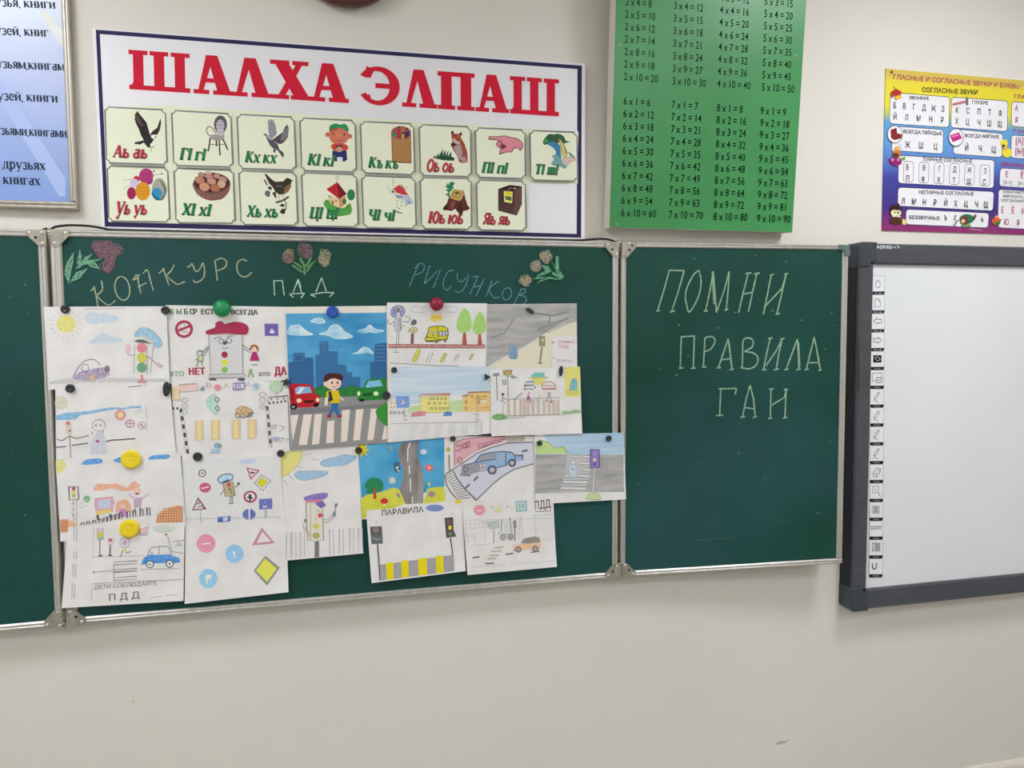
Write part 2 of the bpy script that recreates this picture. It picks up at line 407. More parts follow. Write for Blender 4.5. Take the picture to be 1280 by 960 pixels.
# ------------------------------------------------------------------ the room
X0, X1, YB, ZC = -2.6, 4.3, -6.2, 3.05
M_WALL = noise_mat('painted_wall', '#cfcac1', '#d4d0c7', (1.2, 1.2, 1.2), .62, .25, .3, .7, 4, bump=.08, bscale=60)
def struct(name, p0, p1, m):
    b = MB(); b.box(p0, p1, m); return tag(b.build(name), kind='structure')
struct('wall_back', (X0-.1, 0, -.1), (X1+.1, .1, ZC+.1), M_WALL)
_w = [o for o in COL.objects if o.name == 'wall_back'][0]
_a = Art(WALL); _a.F(960, 880, 4)
_a.p('#a9a59a', "35 198 60 185 85 186 104 176 92 192 60 202 40 203"); _a.F(0, 0, 1); _a.p('#b4b0a6', "165 876 168 875 168 877 166 878"); tag(_a.build('scuff_mark', _w), kind='structure')
struct('wall_left', (X0-.1, YB, 0), (X0, 0, ZC), M_WALL)
struct('wall_right', (X1, YB, 0), (X1+.1, 0, ZC), M_WALL)
struct('wall_front', (X0-.1, YB-.1, 0), (X1+.1, YB, ZC), M_WALL)
struct('floor', (X0-.1, YB-.1, -.1), (X1+.1, 0, 0), noise_mat('linoleum', '#7c7a75', '#8a8883', (8, 2, 8), .5, .4))
struct('ceiling', (X0-.1, YB-.1, ZC), (X1+.1, .1, ZC+.1), noise_mat('ceiling_paint', '#d8d6d0', '#dcdad5', (3, 3, 3), .9, .1))
b = MB(); b.prism([(X0, 0, 0), (X0, -.016, 0), (X0, -.016, .05), (X0, -.011, .075), (X0, -.004, .088), (X0, 0, .09)],
                  [(X1, 0, 0), (X1, -.016, 0), (X1, -.016, .05), (X1, -.011, .075), (X1, -.004, .088), (X1, 0, .09)], noise_mat('baseboard_plastic', '#cdc7bb', '#d6d0c5', (3, 3, 3), .4, .4))
tag(b.build('baseboard_back'), kind='structure')
# ceiling light panels, out of frame above and behind the camera
M_GLOW = bpy.data.materials.new('lit_diffuser'); M_GLOW.use_nodes = True
_n = M_GLOW.node_tree.nodes; _e = _n.new('ShaderNodeEmission'); _e.inputs[0].default_value = (.965, .99, 1.03, 1); _e.inputs[1].default_value = LAMP
M_GLOW.node_tree.links.new(_e.outputs[0], _n['Material Output'].inputs[0])
M_WHITE = mat('#d8d8d8', .4)
def ceiling_light(x, y, label):
    r = thing('ceiling_light', label, 'lamp', (x, y, ZC), 'square light panels on the ceiling'); h = .3
    b = MB()
    for p0, p1 in (((x-h, y-h, ZC-.05), (x+h, y-h+.02, ZC)), ((x-h, y+h-.02, ZC-.05), (x+h, y+h, ZC)), ((x-h, y-h+.02, ZC-.05), (x-h+.02, y+h-.02, ZC)), ((x+h-.02, y-h+.02, ZC-.05), (x+h, y+h-.02, ZC))):
        b.box(p0, p1, M_WHITE)
    b.build('frame', r)
    b = MB(); b.box((x-h+.02, y-h+.02, ZC-.045), (x+h-.02, y+h-.02, ZC-.03), M_GLOW); b.build('diffuser', r)
for i, x in enumerate((-1.2, 1.9)):
    for j, y in enumerate((-1.15, -3.0, -4.9)):
        ceiling_light(x, y, 'square white ceiling light panel, %s one of the %s' % (('left', 'right')[i], ('pair nearest the chalkboard wall', 'pair over the middle of the room', 'pair farthest from the chalkboard')[j]))
# ------------------------------------------------------------------ the three-leaf chalkboard
M_BOARD = noise_mat('green_board', '#113a31', '#17463d', (2.6, 2.6, 2.6), .5, .22, .35, .7, 6, h3='#264b4f', scale3=1.7)
M_SCREW = mat('#cfccc4', .3, .6, .5); M_HOLE = mat('#1c1a18', .6)
M_CAPG = mat('#5b6a69', .5)
BP = Plane((0, -.055, 0)); Z = CAM.z
_h = Vector((.861, -.055, 0)); _phi = math.radians(4.0)
WP = Plane(_h, (math.cos(_phi), -math.sin(_phi), 0))
LP = Plane((-.655, -.055, 0), (-math.cos(math.radians(1.2)), -math.sin(math.radians(1.2)), 0)); LP.ax = -LP.ax; LP.n = LP.ax.cross(Vector((0, 0, 1)))
board = thing('chalkboard', 'long green three-leaf chalkboard with aluminium frame and chalk lettering', 'chalkboard', (.1, -.0425, Z-.737))
SURF = .006      # the writing surface sits this far behind the front of the frame
def rail(pl, a0, a1, b0, b1, parent, horiz):
    b = MB()
    if horiz:
        m = (b1-b0)
        b.rect(pl, a0, a1, b0, b1, -.026, -.002, M_ALU, .002)
        b.rect(pl, a0, a1, b0+m*.12, b0+m*.45, -.003, 0, M_ALU, .0014); b.rect(pl, a0, a1, b0+m*.6, b0+m*.9, -.003, .001, M_ALU, .0014)
    else:
        m = (a1-a0)
        b.rect(pl, a0, a1, b0, b1, -.026, -.002, M_ALU, .002)
        b.rect(pl, a0+m*.1, a0+m*.42, b0, b1, -.003, 0, M_ALU, .0014); b.rect(pl, a0+m*.58, a0+m*.9, b0, b1, -.003, .001, M_ALU, .0014)
    return b.build('frame_rail', parent)
def leaf(name, pl, a0, a1, b0, b1, wl, wr, wt, wb, label=None):
    b = MB(); b.rect(pl, a0+.004, a1-.004, b0+.004, b1-.004, -.022, -SURF, M_BOARD)
    p = b.build(name, board)
    rail(pl, a0, a1, b1-wt, b1, p, 1); rail(pl, a0, a1, b0, b0+wb, p, 1)
    rail(pl, a0, a0+wl, b0+wb, b1-wt, p, 0); rail(pl, a1-wr, a1, b0+wb, b1-wt, p, 0)
    return p
B0, B1 = Z-.7365, Z+.2645
main = leaf('main_panel', BP, -.648, .852, B0, B1, .026, .017, .0175, .0165)
wing = leaf('wing_panel', WP, 0, .73, B0, B1, .015, .019, .015, .0165)
lwing = leaf('wing_panel', LP, -.75, -.002, B0-.002, B1-.002, .018, .018, .0175, .0165)
def plate(pl, parent, F, pts, screws, holes, m=M_PLATE, name='corner_bracket'):
    a = Art(pl).F(*F); P = [a.ab(*q) for q in pairs(pts)]
    b = MB(); b.slab(pl, P, -.003, .0035, m)
    for q in pairs(screws): b.lathe(pl, *a.ab(*q), .0035, [(.0042, 0), (.0036, .0012), (.0012, .0017)], M_SCREW, 12)
    for q in pairs(holes): b.lathe(pl, *a.ab(*q), .0035, [(.0034, 0), (.0034, .0003)], M_HOLE, 12)
    return b.build(name, parent)
plate(BP, main, (30, 270, 13.7), "475 235 782 235 782 335 600 518 475 518", "720 290 530 465", "")
plate(LP, lwing, (30, 270, 13.7), "40 235 385 235 385 515 262 515 40 320", "95 285 320 475 310 290", "205 368")
plate(BP, main, (740, 285, 16), "262 290 380 275 525 300 522 590 460 585 400 550 268 390", "315 330 478 520", "398 432")
plate(WP, wing, (740, 285, 16), "592 300 885 300 872 395 700 588 592 588", "735 310", "742 440 795 352")
plate(BP, main, (720, 640, 8), "440 515 378 518 330 570 297 605 300 658 440 662", "404 540 320 630", "362 590")
plate(WP, wing, (720, 640, 8), "462 512 510 515 560 565 592 590 592 636 462 655", "485 528 570 615", "528 575")
plate(LP, lwing, (0, 680, 5.333), "362 440 418 436 418 552 300 552 298 512", "388 452 318 535 402 540", "")
plate(BP, main, (0, 680, 5.333), "446 428 492 428 530 460 570 492 570 530 446 555", "470 450 548 515", "510 482")
for F, pts in (((980, 290, 8.72), "600 138 680 140 708 160 718 195 718 265 655 265 650 200 604 195"),):
    a = Art(WP).F(*F); b = MB(); b.slab(WP, [a.ab(*q) for q in pairs(pts)], -.027, .003, M_CAPG, .0015); b.build('corner_cap', wing)
for u, v in ((775, 303), (775, 716), (60.3, 290), (78.5, 780)):
    p = BP.at(u, v); b = MB()
    b.lathe(Plane((p.x, -.047, 0)), 0, p.z, -.006, [(.004, 0), (.004, .012), (.0025, .014)], M_SCREW, 12)
    lo, hi = (-.008, .03) if v > 500 else (-.03, .008)
    b.tube([(p.x, -.049, p.z+lo), (p.x, -.049, p.z+hi)], .0045, M_PLATE, 10)
    b.build('hinge', board)
for x in (-.5, .1, .7):
    for z in (B0+.1, B1-.16): b = MB(); b.box((x-.03, -.032, z), (x+.03, 0, z+.06), M_PLATE); b.build('wall_mount', board)
# chalk
def surf(pl): return Plane(pl.o-pl.n*SURF, pl.ax)
BS, WS = surf(BP), surf(WP)
a = Art(BS)
C1, C2, C3 = chalk('#b4bb98', .6), chalk('#bfd6c8', .62), chalk('#6fa9b8', .5)
a.F(50, 290, 4.129); W = 1.5
for q in ("262 306 272 296 285 288", "278 280 290 330 298 384", "316 250 323 285 318 305 290 330", "292 330 330 365 360 376 390 352", "480 250 500 220 510 270 520 316", "482 246 500 238 514 218", "505 285 530 272 550 262", "530 215 555 197 570 250 585 303", "612 212 625 205 640 186", "636 185 650 230 666 275", "692 168 680 195 652 225", "650 225 685 255 712 270 748 255", "758 180 772 178 785 163 796 190 806 203 822 195 840 160", "842 158 850 200 842 238 815 258 797 258 793 246", "903 150 910 200 915 250", "898 152 935 135 962 152 955 182 915 200", "1068 150 1045 142 1022 155 1016 180 1022 210 1045 230 1070 228 1093 208"):
    a.l(C1, W, q, sm=1)
a.l(C1, W, a.ell(425, 291, 38, 62, -10), True)
a.build('chalk_lettering', main, 'yellowish-white chalk word')
a.F(340, 290, 8)
a.ls(C2, 1.3, "26 635 18 490", "12 490 105 485", "103 485 122 635", "210 605 262 470", "258 472 295 605", "226 560 268 480", "288 560 275 500", "175 620 325 612", "175 620 215 655", "325 612 290 660", "440 600 495 458", "495 458 545 598", "385 628 500 606 620 605", "385 628 435 648", "620 605 575 650")
a.build('chalk_lettering', main, 'white chalk word')
a.F(480, 290, 4.267)
for q in ("135 290 160 230 182 178", "165 195 190 167 214 178 205 212 160 230", "240 183 228 230 215 276", "215 276 250 245 285 205", "300 200 282 250 262 298", "238 185 250 182", "372 205 345 210 325 240 315 280 328 308 345 303 358 288", "392 222 390 245 402 265 420 262 436 245", "450 225 440 275 420 310 398 322 380 314", "500 236 480 285 458 332", "470 240 502 236", "535 246 515 290 490 340", "475 294 515 286", "575 258 562 300 542 346", "612 262 590 275 558 302", "558 302 572 335 592 352 615 345", "735 305 715 340 693 384", "728 306 752 305 752 322 720 337", "722 337 752 345 758 365 742 384"):
    a.l(C3, 1.15, q, sm=1)
a.l(C3, 1.15, a.ell(655, 330, 24, 33, 18), True)
a.build('chalk_lettering', main, 'pale blue chalk word')
def bloom(F, cols, heads, n, rr):
    a.F(*F)
    for (x, y, r), c in zip(heads, cols):
        a.e(chalk(c, .3), x, y, r*.95, r*.9)
        for i in range(n):
            t = R_.random()*6.28; q = r*math.sqrt(R_.random())*.8
            a.o(chalk(c, .62), .9, x+q*math.cos(t), y+q*math.sin(t), r*rr*R_.uniform(.6, 1.1), r*rr*R_.uniform(.5, 1.1), R_.random()*180)
def leaves(c, *pp):
    for q in pp: a.p(chalk(c, .55), q); a.l(chalk(c, .75), .9, q, True)
G1 = '#7cae90'
bloom((50, 290, 4.129), ['#866872']*7, [(298, 75, 36), (345, 72, 34), (392, 88, 34), (322, 112, 30), (365, 128, 34), (352, 168, 32), (350, 190, 22)], 7, .5)
leaves(G1, "150 265 130 215 138 165 178 106 172 150 158 215", "192 168 208 92 216 125 205 165", "188 190 235 130 272 112 240 150 205 185", "232 150 285 160 312 192 262 178", "156 262 190 210 245 188 205 240", "200 175 250 148 320 140 262 160")
a.build('chalk_flower', main, 'mauve chalk flower with green leaves')
bloom((340, 290, 8), ['#948a68', '#866e70', '#80686e', '#98967a', '#a09a82'], [(165, 225, 55), (160, 265, 62), (330, 190, 84), (525, 235, 58), (525, 290, 58)], 9, .42)
leaves('#6f9f6c', "318 430 318 335 328 335 330 430", "322 350 275 262 290 262 330 335", "335 340 388 262 395 268 340 350", "342 405 365 335 450 280 400 330 352 400", "300 410 195 330 215 332 300 395", "295 370 215 298 235 305 298 350")
a.build('chalk_flower', main, 'three pinkish chalk flowers on green stems')
bloom((640, 290, 8.53), ['#aea68c', '#a39a8e', '#a69c84'], [(355, 262, 70), (250, 366, 68), (140, 510, 66)], 12, .34)
leaves('#74b28c', "460 400 470 262 485 262 490 400", "410 310 490 430 540 490 520 490 470 420", "320 355 380 370 410 420 370 440", "540 488 430 430 420 445 510 500", "520 510 400 485 220 500 270 480 380 495", "262 550 300 515 410 492 300 525", "255 470 330 430 400 410 340 455", "490 400 545 480 515 460")
a.build('chalk_flower', main, 'three cream chalk flowers with green leaves')
C4 = chalk('#9dbb9f', .6); a = Art(WS).F(770, 290, 3.556); W = 1.7
for q in ("185 350 212 262 237 170", "237 170 305 172", "303 172 275 270 248 350", "178 352 196 348", "238 357 262 350", "398 350 418 260 432 175", "432 175 440 270 446 358", "446 358 480 262 503 175", "503 175 498 262 490 345", "390 353 409 350", "482 348 499 343", "428 175 432 255 436 320", "545 358 565 270 588 182", "575 185 602 181", "588 355 608 262 626 183", "612 187 638 182", "565 276 606 268", "655 366 672 280 690 190", "658 335 705 285 738 250", "738 250 755 192", "755 190 735 280 715 362", "708 367 729 361", "684 192 702 188", "748 188 764 184",): a.l(C4, W, q)
for q in ("368 170 345 190 318 240 308 285 315 330 325 356 348 325 370 275 378 215 368 170",): a.l(C4, W, q, sm=1)
a.build('chalk_lettering', wing, 'pale green chalk word')
for q in ("285 605 290 465", "288 466 350 462", "348 462 343 605", "278 605 300 604", "332 607 355 604", "388 600 395 470", "380 601 402 599", "470 568 510 562", "455 602 498 475", "498 475 507 540 515 610", "502 490 512 590", "448 605 467 602", "504 613 524 608", "655 612 668 545 685 472", "665 595 700 545 716 520", "716 520 738 475", "738 475 722 545 712 610", "676 474 694 470", "648 613 669 611", "700 613 723 609", "730 477 748 472", "755 610 780 545 805 475", "805 475 810 540 812 610", "810 490 816 600", "747 613 766 609", "800 613 820 609", "845 610 862 540 880 468", "880 468 895 540 908 612", "886 490 904 600", "858 581 902 580", "837 613 856 610", "897 615 913 612",): a.l(C4, W, q)
for q in ("395 470 425 465 440 485 420 520 390 532", "560 600 562 540 566 480 595 472 610 490 600 515 572 530 610 538 630 560 622 592 590 608 553 602",): a.l(C4, W, q, sm=1)
a.build('chalk_lettering', wing, 'pale green chalk word')
for q in ("460 812 465 695", "455 697 535 695", "535 695 528 724", "444 816 476 814", "562 820 578 740 595 680", "595 680 610 740 618 820", "568 780 614 786", "552 823 573 820", "606 825 625 820", "685 826 688 696", "686 772 748 735", "748 735 755 700", "755 700 750 822", "675 829 693 826", "740 827 761 823", "680 698 700 697", "744 700 764 699",): a.l(C4, W, q)
a.build('chalk_lettering', wing, 'pale green chalk word')
for k in range(26):
    a.e(chalk('#8fb0a0', .4), R_.uniform(60, 990), R_.uniform(90, 1400), R_.uniform(1.5, 5), R_.uniform(1.5, 4))
for k in range(14):
    x, y = R_.uniform(80, 900), R_.uniform(900, 1380); a.l(chalk('#557a74', .25), R_.uniform(.6, 1.2), [(x, y), (x+R_.uniform(20, 150), y+R_.uniform(-14, 6))])
tag(a.build('chalk_specks', wing), kind='stuff')
a = Art(Plane(LP.o-LP.n*SURF, LP.ax)).F(0, 0, 1)
for k in range(8): a.e(chalk('#8fb0a0', .35), R_.uniform(2, 46), R_.uniform(300, 760), R_.uniform(.5, 1.2))
tag(a.build('chalk_specks', lwing), kind='stuff')
# black cable along the top of the board
b = MB(); CBP = Plane((0, -.0245, 0)); P = [CBP.at(*q) for q in pairs("52 289 57 286 62 288 66 285 72 283 85 281.6 100 281.8 115 283 130 285.5 142 287.8")]
z0 = P[-1].z; P = [Vector((p.x, -.0245, p.z)) for p in P]
for i in range(1, 10): P.append(Vector((P[9].x+(.52-P[9].x)*i/10, -.0245, B1+.003)))
P += [Vector((q.x, -.0245, q.z)) for q in [CBP.at(*t) for t in pairs("690 302.3 712 301.5 738 299.3 755 298.6 766 301 774 304.5 784 304")]]
P = [Vector(p) for p in P]; sm = []
for i in range(len(P)-1):
    A, B_, C_, D = P[max(i-1, 0)], P[i], P[i+1], P[min(i+2, len(P)-1)]
    for k in range(4):
        t = k/4; sm.append(.5*(2*B_+(C_-A)*t+(2*A-5*B_+4*C_-D)*t*t+(3*B_-A-3*C_+D)*t**3))
b.tube(sm+[P[-1]], .0030, mat('#1d1c1b', .5))
tag(b.build('cable', None, (.1, -.0245, B1)), 'thin black cable lying along the top of the chalkboard frame', 'cable')
# ------------------------------------------------------------------ wall clock (its lower rim reaches into the picture)
CP = Plane((0, -.045, 0)); M_BROWN = noise_mat('brown_clock_rim', '#4a2620', '#5a3028', (9, 9, 60), .35, .5)
ca, cb = CP.ab(432.5, -70); cr_ = abs(CP.ab(432.5, 5.5)[1]-cb)
clock = thing('wall_clock', 'round brown wall clock above the red-lettered banner, mostly cut off', 'clock', (ca, 0, cb-cr_))
b = MB(); b.lathe(WALL, ca, cb, 0, [(cr_-.012, 0), (cr_-.004, .012), (cr_, .028), (cr_-.006, .042), (cr_-.02, .045), (cr_-.03, .036), (cr_-.031, .02)], M_BROWN, 56); b.build('rim', clock)
b = MB(); b.lathe(WALL, ca, cb, .018, [(cr_-.031, 0), (cr_-.031, .006)], mat('#d8d6cf', .4), 48); b.build('dial', clock)
fp = WALL.shift(.0242)
a = Art(fp)
for i in range(12):
    t = math.radians(30*i); a.line_ab([(ca+math.sin(t)*(cr_-.045), cb+math.cos(t)*(cr_-.045)), (ca+math.sin(t)*(cr_-.036), cb+math.cos(t)*(cr_-.036))], .004, '#2a2320'); a.build('hour_mark', clock)
for L, t, wd in ((.075, 305, .006), (.105, 60, .004)):
    t = math.radians(t); a.line_ab([(ca-math.sin(t)*.015, cb-math.cos(t)*.015), (ca+math.sin(t)*L, cb+math.cos(t)*L)], wd, '#241d1a'); a.build('hand', clock)
    a.d += .001

# ------------------------------------------------------------------ banner with the alphabet cards
NP = Plane((0, -.02, 0)); BF = NP
banner = thing('alphabet_banner', 'wide white banner with red heading and letter picture cards', 'banner', (.25, 0, NP.ab(430, 292)[1]))
a = Art(NP)
P = [a.ab(*q) for q in pairs("115 35 732 79.5 731 299.5 127 286")]
b = MB(); b.slab(NP, P, -.02, 0, noise_mat('banner_vinyl', '#d6d4d9', '#dad8dc', (3, 3, 3), .3, .45), .0015); b.build('panel', banner)
NV = '#2e2950'
a.p(NV, "119.7 37 727.3 82 726.8 86.7 124.6 42.5"); a.p(NV, "119.7 37 124.8 42.2 135.5 278 131 283.3"); a.p(NV, "721.8 86 727.3 82 726.4 297.2 720.8 292.6"); a.p(NV, "135 277 131 283.3 726.4 297.2 720.8 292.4")
a.build('printed_border', banner)
CR = '#d9dcc3'
a.p(CR, "130.5 134 206 132 661 161 723 164 722 230 658 228.5 658.5 290 136.5 277.5"); a.build('printed_ground', banner)
# heading, slab letters in a quad
TL, TR_, BR, BL = (160.3, 62), (698.5, 99.4), (698.5, 145.6), (161.5, 111.5)
def hq(x, y):           # x in photo px along the baseline, y 0..1
    t = (x-160.3)/(698.5-160.3); return (TL[0]+(TR_[0]-TL[0])*t)*y+(BL[0]+(BR[0]-BL[0])*t)*(1-y), (TL[1]+(TR_[1]-TL[1])*t)*y+(BL[1]+(BR[1]-BL[1])*t)*(1-y)
RED = '#c11f35'
def glyph(x0, x1, polys):
    for q in polys: a.p(RED, [hq(x0+(x1-x0)*x, y) for x, y in pairs(q)])
SHA = [".07 .06 .24 .06 .24 1 .07 1", ".41 .06 .58 .06 .58 1 .41 1", ".75 .06 .92 .06 .92 1 .75 1", "0 0 1 0 1 .12 0 .12", "0 .89 .31 .89 .31 1 0 1", ".345 .89 .65 .89 .65 1 .345 1", ".69 .89 1 .89 1 1 .69 1", ".0 0 .06 .0 .1 .2 .07 .2"]
LA = [".33 1 .63 1 .97 .06 .62 .06 .44 .7 .24 .08 .1 .08", "-.02 0 .4 0 .4 .11 -.02 .11", ".5 0 1.03 0 1.03 .11 .5 .11"]
AA = LA+[".22 .3 .7 .3 .66 .41 .26 .41"]
KH = [".07 1 .42 1 .98 .04 .6 .04", ".66 .95 .82 .95 .34 .04 .16 .04", "0 .89 .48 .89 .48 1 0 1", ".55 .89 .95 .89 .95 1 .55 1", "0 0 .46 0 .46 .11 0 .11", ".5 0 1.03 0 1.03 .11 .5 .11"]
PE = [".09 .05 .38 .05 .38 1 .09 1", ".62 .05 .91 .05 .91 1 .62 1", "0 .88 1 .88 1 1 0 1", "0 0 .47 0 .47 .11 0 .11", ".53 0 1 0 1 .11 .53 .11"]
for x0, x1, g in ((160.5, 237, SHA), (242, 289, AA), (290, 337, LA), (337.5, 388, KH), (387, 434, AA), (503, 545, LA), (547, 593, PE), (595, 635, AA), (637.5, 698.5, SHA)): glyph(x0, x1, g)
er = [(math.cos(math.radians(t)), math.sin(math.radians(t))) for t in range(-150, 151, 12)]
a.p(RED, [hq(473+27*.98*c_, .5+.51*s_) for c_, s_ in er]+[hq(471+16*c_, .5+.39*s_) for c_, s_ in er[::-1]])
a.p(RED, [hq(x, y) for x, y in ((469, .44), (492, .44), (492, .57), (469, .57))]); a.p(RED, [hq(x, y) for x, y in ((457.5, .7), (463, .7), (468, .93), (457.5, 1))]); a.p(RED, [hq(x, y) for x, y in ((457, .2), (460, .05), (464, .1), (461.5, .28))])
a.build('heading_lettering', banner)
GR, RD = '#1f7d4b', '#b8303f'
def card(q, cap, col, F, cx0, cy0, cx1, cy1, xh, draw):

    q = pairs(q); n = 3.6; e = 1.5; P = []
    for i in range(4):
        A, Bp, D = Vector(q[i]), Vector(q[i-1]), Vector(q[(i+1) % 4]); u = (Bp-A).normalized(); v = (D-A).normalized()
        P += [tuple(A+u*n), tuple(A+u*n*.95+v*n*.4), tuple(A+u*n*.75+v*n*.75), tuple(A+u*n*.4+v*n*.95), tuple(A+v*n)]
    a.F(0, 0, 1); a.p('#dbdec6', P); a.l('#77796f', 1.5, P, True); a.l('#e6e8d8', .6, [tuple(Vector(p)+(Vector((sum(x for x, y in q)/4, sum(y for x, y in q)/4))-Vector(p)).normalized()*1.7) for p in P], True)
    o = a.build('picture_card', banner)
    a.F(F[0], F[1], 12); draw(); a.build('picture', o)
    a.F(F[0], F[1], 12)
    a.ts('#6f6f60', cap, cx0+10, cy0+12, xh, cx1+10, cy1+12, .22); a.ts(col, cap, cx0, cy0, xh, cx1, cy1, .22)
    a.build('caption', o)
def d_eagle():
    K = '#2f2a2c'
    a.p(K, "480 100 500 140 510 95 530 150 575 200 640 280 665 370 690 460 740 400 800 360 830 270 848 215 858 290 840 390 800 465 740 460 710 480 720 510 755 525 720 580 690 610 700 650 660 655 630 620 600 580 540 610 470 600 450 580 520 565 600 545 560 480 520 370 480 290 462 230 470 200 460 160 478 150")
    a.p('#dcdcd6', "700 470 765 465 770 490 740 525 715 512"); a.p('#6d6a5c', "765 480 788 490 778 515 762 500"); a.l(K, .5, "700 645 715 712"); a.l(K, .5, "705 655 745 640 750 660")
    a.p('#5b4a40', "480 160 520 190 600 330 560 330 500 270"); a.p('#564638', "800 420 835 330 850 300 838 380")
def d_yarn():
    a.l('#7a7566', .4, "285 245 430 230"); a.l('#7a7566', .4, "290 378 390 320"); a.l('#7a7566', .5, "740 175 875 148"); a.e('#4f4c44', 872, 148, 12); a.e('#4f4c44', 752, 108, 14)
    a.e('#b8343f', 490, 230, 50); a.e('#c7b8cf', 455, 290, 68); a.e('#98224f', 415, 440, 68, 92); a.e('#9f9f95', 830, 380, 110, 168); a.p('#6c7068', "830 230 935 350 935 440 900 520 850 545 905 400", 1)
    a.e('#a83a72', 635, 185, 108, 118); a.p('#8a2f70', "560 230 640 290 730 230 720 290 640 310", 1); a.e('#d28f28', 585, 410, 112, 138); a.e('#3c87b4', 795, 440, 80, 82); a.p('#20688f', "720 430 740 500 800 550 870 520 800 500", 1)
    for y in (350, 400, 450): a.l('#a8701e', .5, [(500, y-20), (585, y+14), (670, y-10)], sm=1)
    for k in (-40, 0, 40): a.l('#8a2a5c', .5, [(560, 180+k), (635, 200+k), (710, 170+k)], sm=1)
def d_chair():
    G = '#6a666a'
    a.e('#59545a', 765, 250, 98, 135); a.e('#b9b4bd', 762, 275, 62, 98); a.o(G, .7, 765, 230, 30, 26); a.l(G, .7, "705 270 765 260 820 280"); a.l(G, .7, "705 310 765 300 820 315")
    a.l('#7d7a7c', 1.3, "690 380 640 300 580 285 555 340 580 400 620 430", sm=1); a.p('#9a978f', "610 410 690 395 815 400 825 450 790 485 700 500 610 460")
    a.p('#b3aeb4', "690 350 830 350 825 400 700 395"); a.l('#e0e0d4', .8, "700 392 800 405")
    for q in ("610 450 600 545 580 655", "745 495 752 600 758 715", "800 470 840 550 875 632", "705 490 705 580"): a.l('#4a4540', 1.8, q)
    a.l('#6e6a66', .9, "600 552 850 548")
def d_eggs():
    a.e('#6d4640', 635, 300, 282, 165); a.p('#7d5650', "352 290 380 400 460 490 580 545 680 548 800 520 890 420 912 300 850 380 700 440 500 420", 1); a.e('#452c28', 630, 280, 262, 148)
    for x, y, rx, ry, c in ((480, 165, 50, 35, '#a37f72'), (590, 140, 50, 30, '#c2aca0'), (710, 185, 58, 38, '#b28377'), (800, 235, 62, 44, '#b08a76'), (590, 190, 62, 38, '#b5877c'), (455, 245, 75, 55, '#b5796a'), (632, 262, 72, 50, '#bd8876'), (780, 305, 64, 62, '#c2a088'), (525, 345, 80, 66, '#c08c6c'), (685, 365, 76, 56, '#a8674f')): a.e(c, x, y, rx, ry, 15, '#7d5348', .4)
    for i in range(9): a.l('#9a746c', .6, [(400+55*i, 455+30*math.sin(i*.4)), (430+50*i, 500+20*math.sin(i*.4))])
def d_dove():
    a.p('#8f8b93', "490 110 520 140 545 105 580 140 610 220 625 330 600 360 545 420 510 360 500 280"); a.p('#4a464c', "550 425 640 360 710 310 750 225 790 195 803 260 790 380 740 450 690 485 640 480")
    a.p('#77737a', "700 330 760 250 795 215 785 360 730 430 680 440"); a.p('#55525a', "420 350 460 325 485 360 500 400 560 430 640 490 660 560 720 610 735 660 715 690 680 640 640 580 580 560 520 500 480 420 460 360"); a.p('#a9a5a8', "470 350 510 355 545 425 500 410"); a.p('#3f3b3c', "570 570 610 565 600 600 595 622 575 600")
def d_boy():
    a.e('#b9695a', 475, 285, 36); a.e('#b9695a', 805, 310, 36); a.e('#c4705a', 645, 300, 150, 140); a.p('#2c8a52', "500 210 510 150 600 118 650 135 740 125 785 190 780 240 700 195 600 185 505 215", 1)
    a.p('#9a4436', "500 215 600 185 640 195 590 215 520 235 500 262"); a.e('#2e2522', 556, 270, 9, 18); a.e('#2e2522', 722, 282, 9, 18); a.e('#cf7b62', 640, 290, 44, 40); a.l('#7a3b30', .7, "605 362 650 385 700 362", sm=1)
    a.p('#bd4a38', "530 445 580 420 720 425 778 460 770 510 700 540 600 535 535 490", 1); a.p('#283166', "545 520 600 535 755 520 768 660 715 695 660 640 600 690 545 660"); a.e('#3a2f30', 645, 470, 55, 28); a.e('#b98f78', 650, 505, 50, 42); a.p('#d5d3d4', "612 622 695 622 700 690 620 690")
def d_house():
    a.p('#4f9a4b', "415 530 440 490 490 480 520 530 640 600 740 590 800 530 838 610 820 690 740 715 600 730 490 700 460 620 420 560", 1); a.e('#2f7a45', 825, 408, 60, 84); a.p('#d9bc94', "480 400 640 470 640 600 520 540 500 480"); a.p('#c98d62', "640 470 745 420 735 560 650 610")
    a.p('#b3262f', "455 322 620 215 645 470"); a.p('#6e1f26', "620 215 760 395 645 470"); a.l('#5b2020', .7, "570 310 580 355"); a.p('#9a5a32', "530 495 560 495 565 555 535 545"); a.e('#2f7a45', 725, 505, 30, 42); a.p('#7b5b3a', "750 560 790 570 780 650"); a.e('#4b4038', 502, 435, 9, 14); a.e('#4b4038', 600, 495, 9, 14)
    a.l('#8c8c74', .5, "618 215 610 180 640 165 640 135 615 128 595 150 615 160", sm=1); a.p('#2f8b4a', "470 600 540 640 620 600 650 610 620 720 540 720 480 700", 1)
def d_pencils():
    a.p('#7b3f38', "525 235 600 170 660 158 760 180 820 235 830 715 540 705", 0); a.e('#92564a', 672, 250, 146, 92); a.p('#a4794c', "540 300 600 340 680 360 760 345 815 300 822 700 550 690")
    for q, c in (("545 250 610 270 605 320 560 315", '#3f8050'), ("612 200 665 200 672 350 622 345", '#a83048'), ("680 280 718 280 716 355 680 355", '#a89a50'), ("728 240 800 235 790 300 740 335", '#3d2a68'), ("690 190 720 190 715 260 690 260", '#b8703c')): a.p(c, q)
    for x, y in ((640, 172), (762, 198), (705, 262)): a.e('#2e1f1c', x, y, 14)
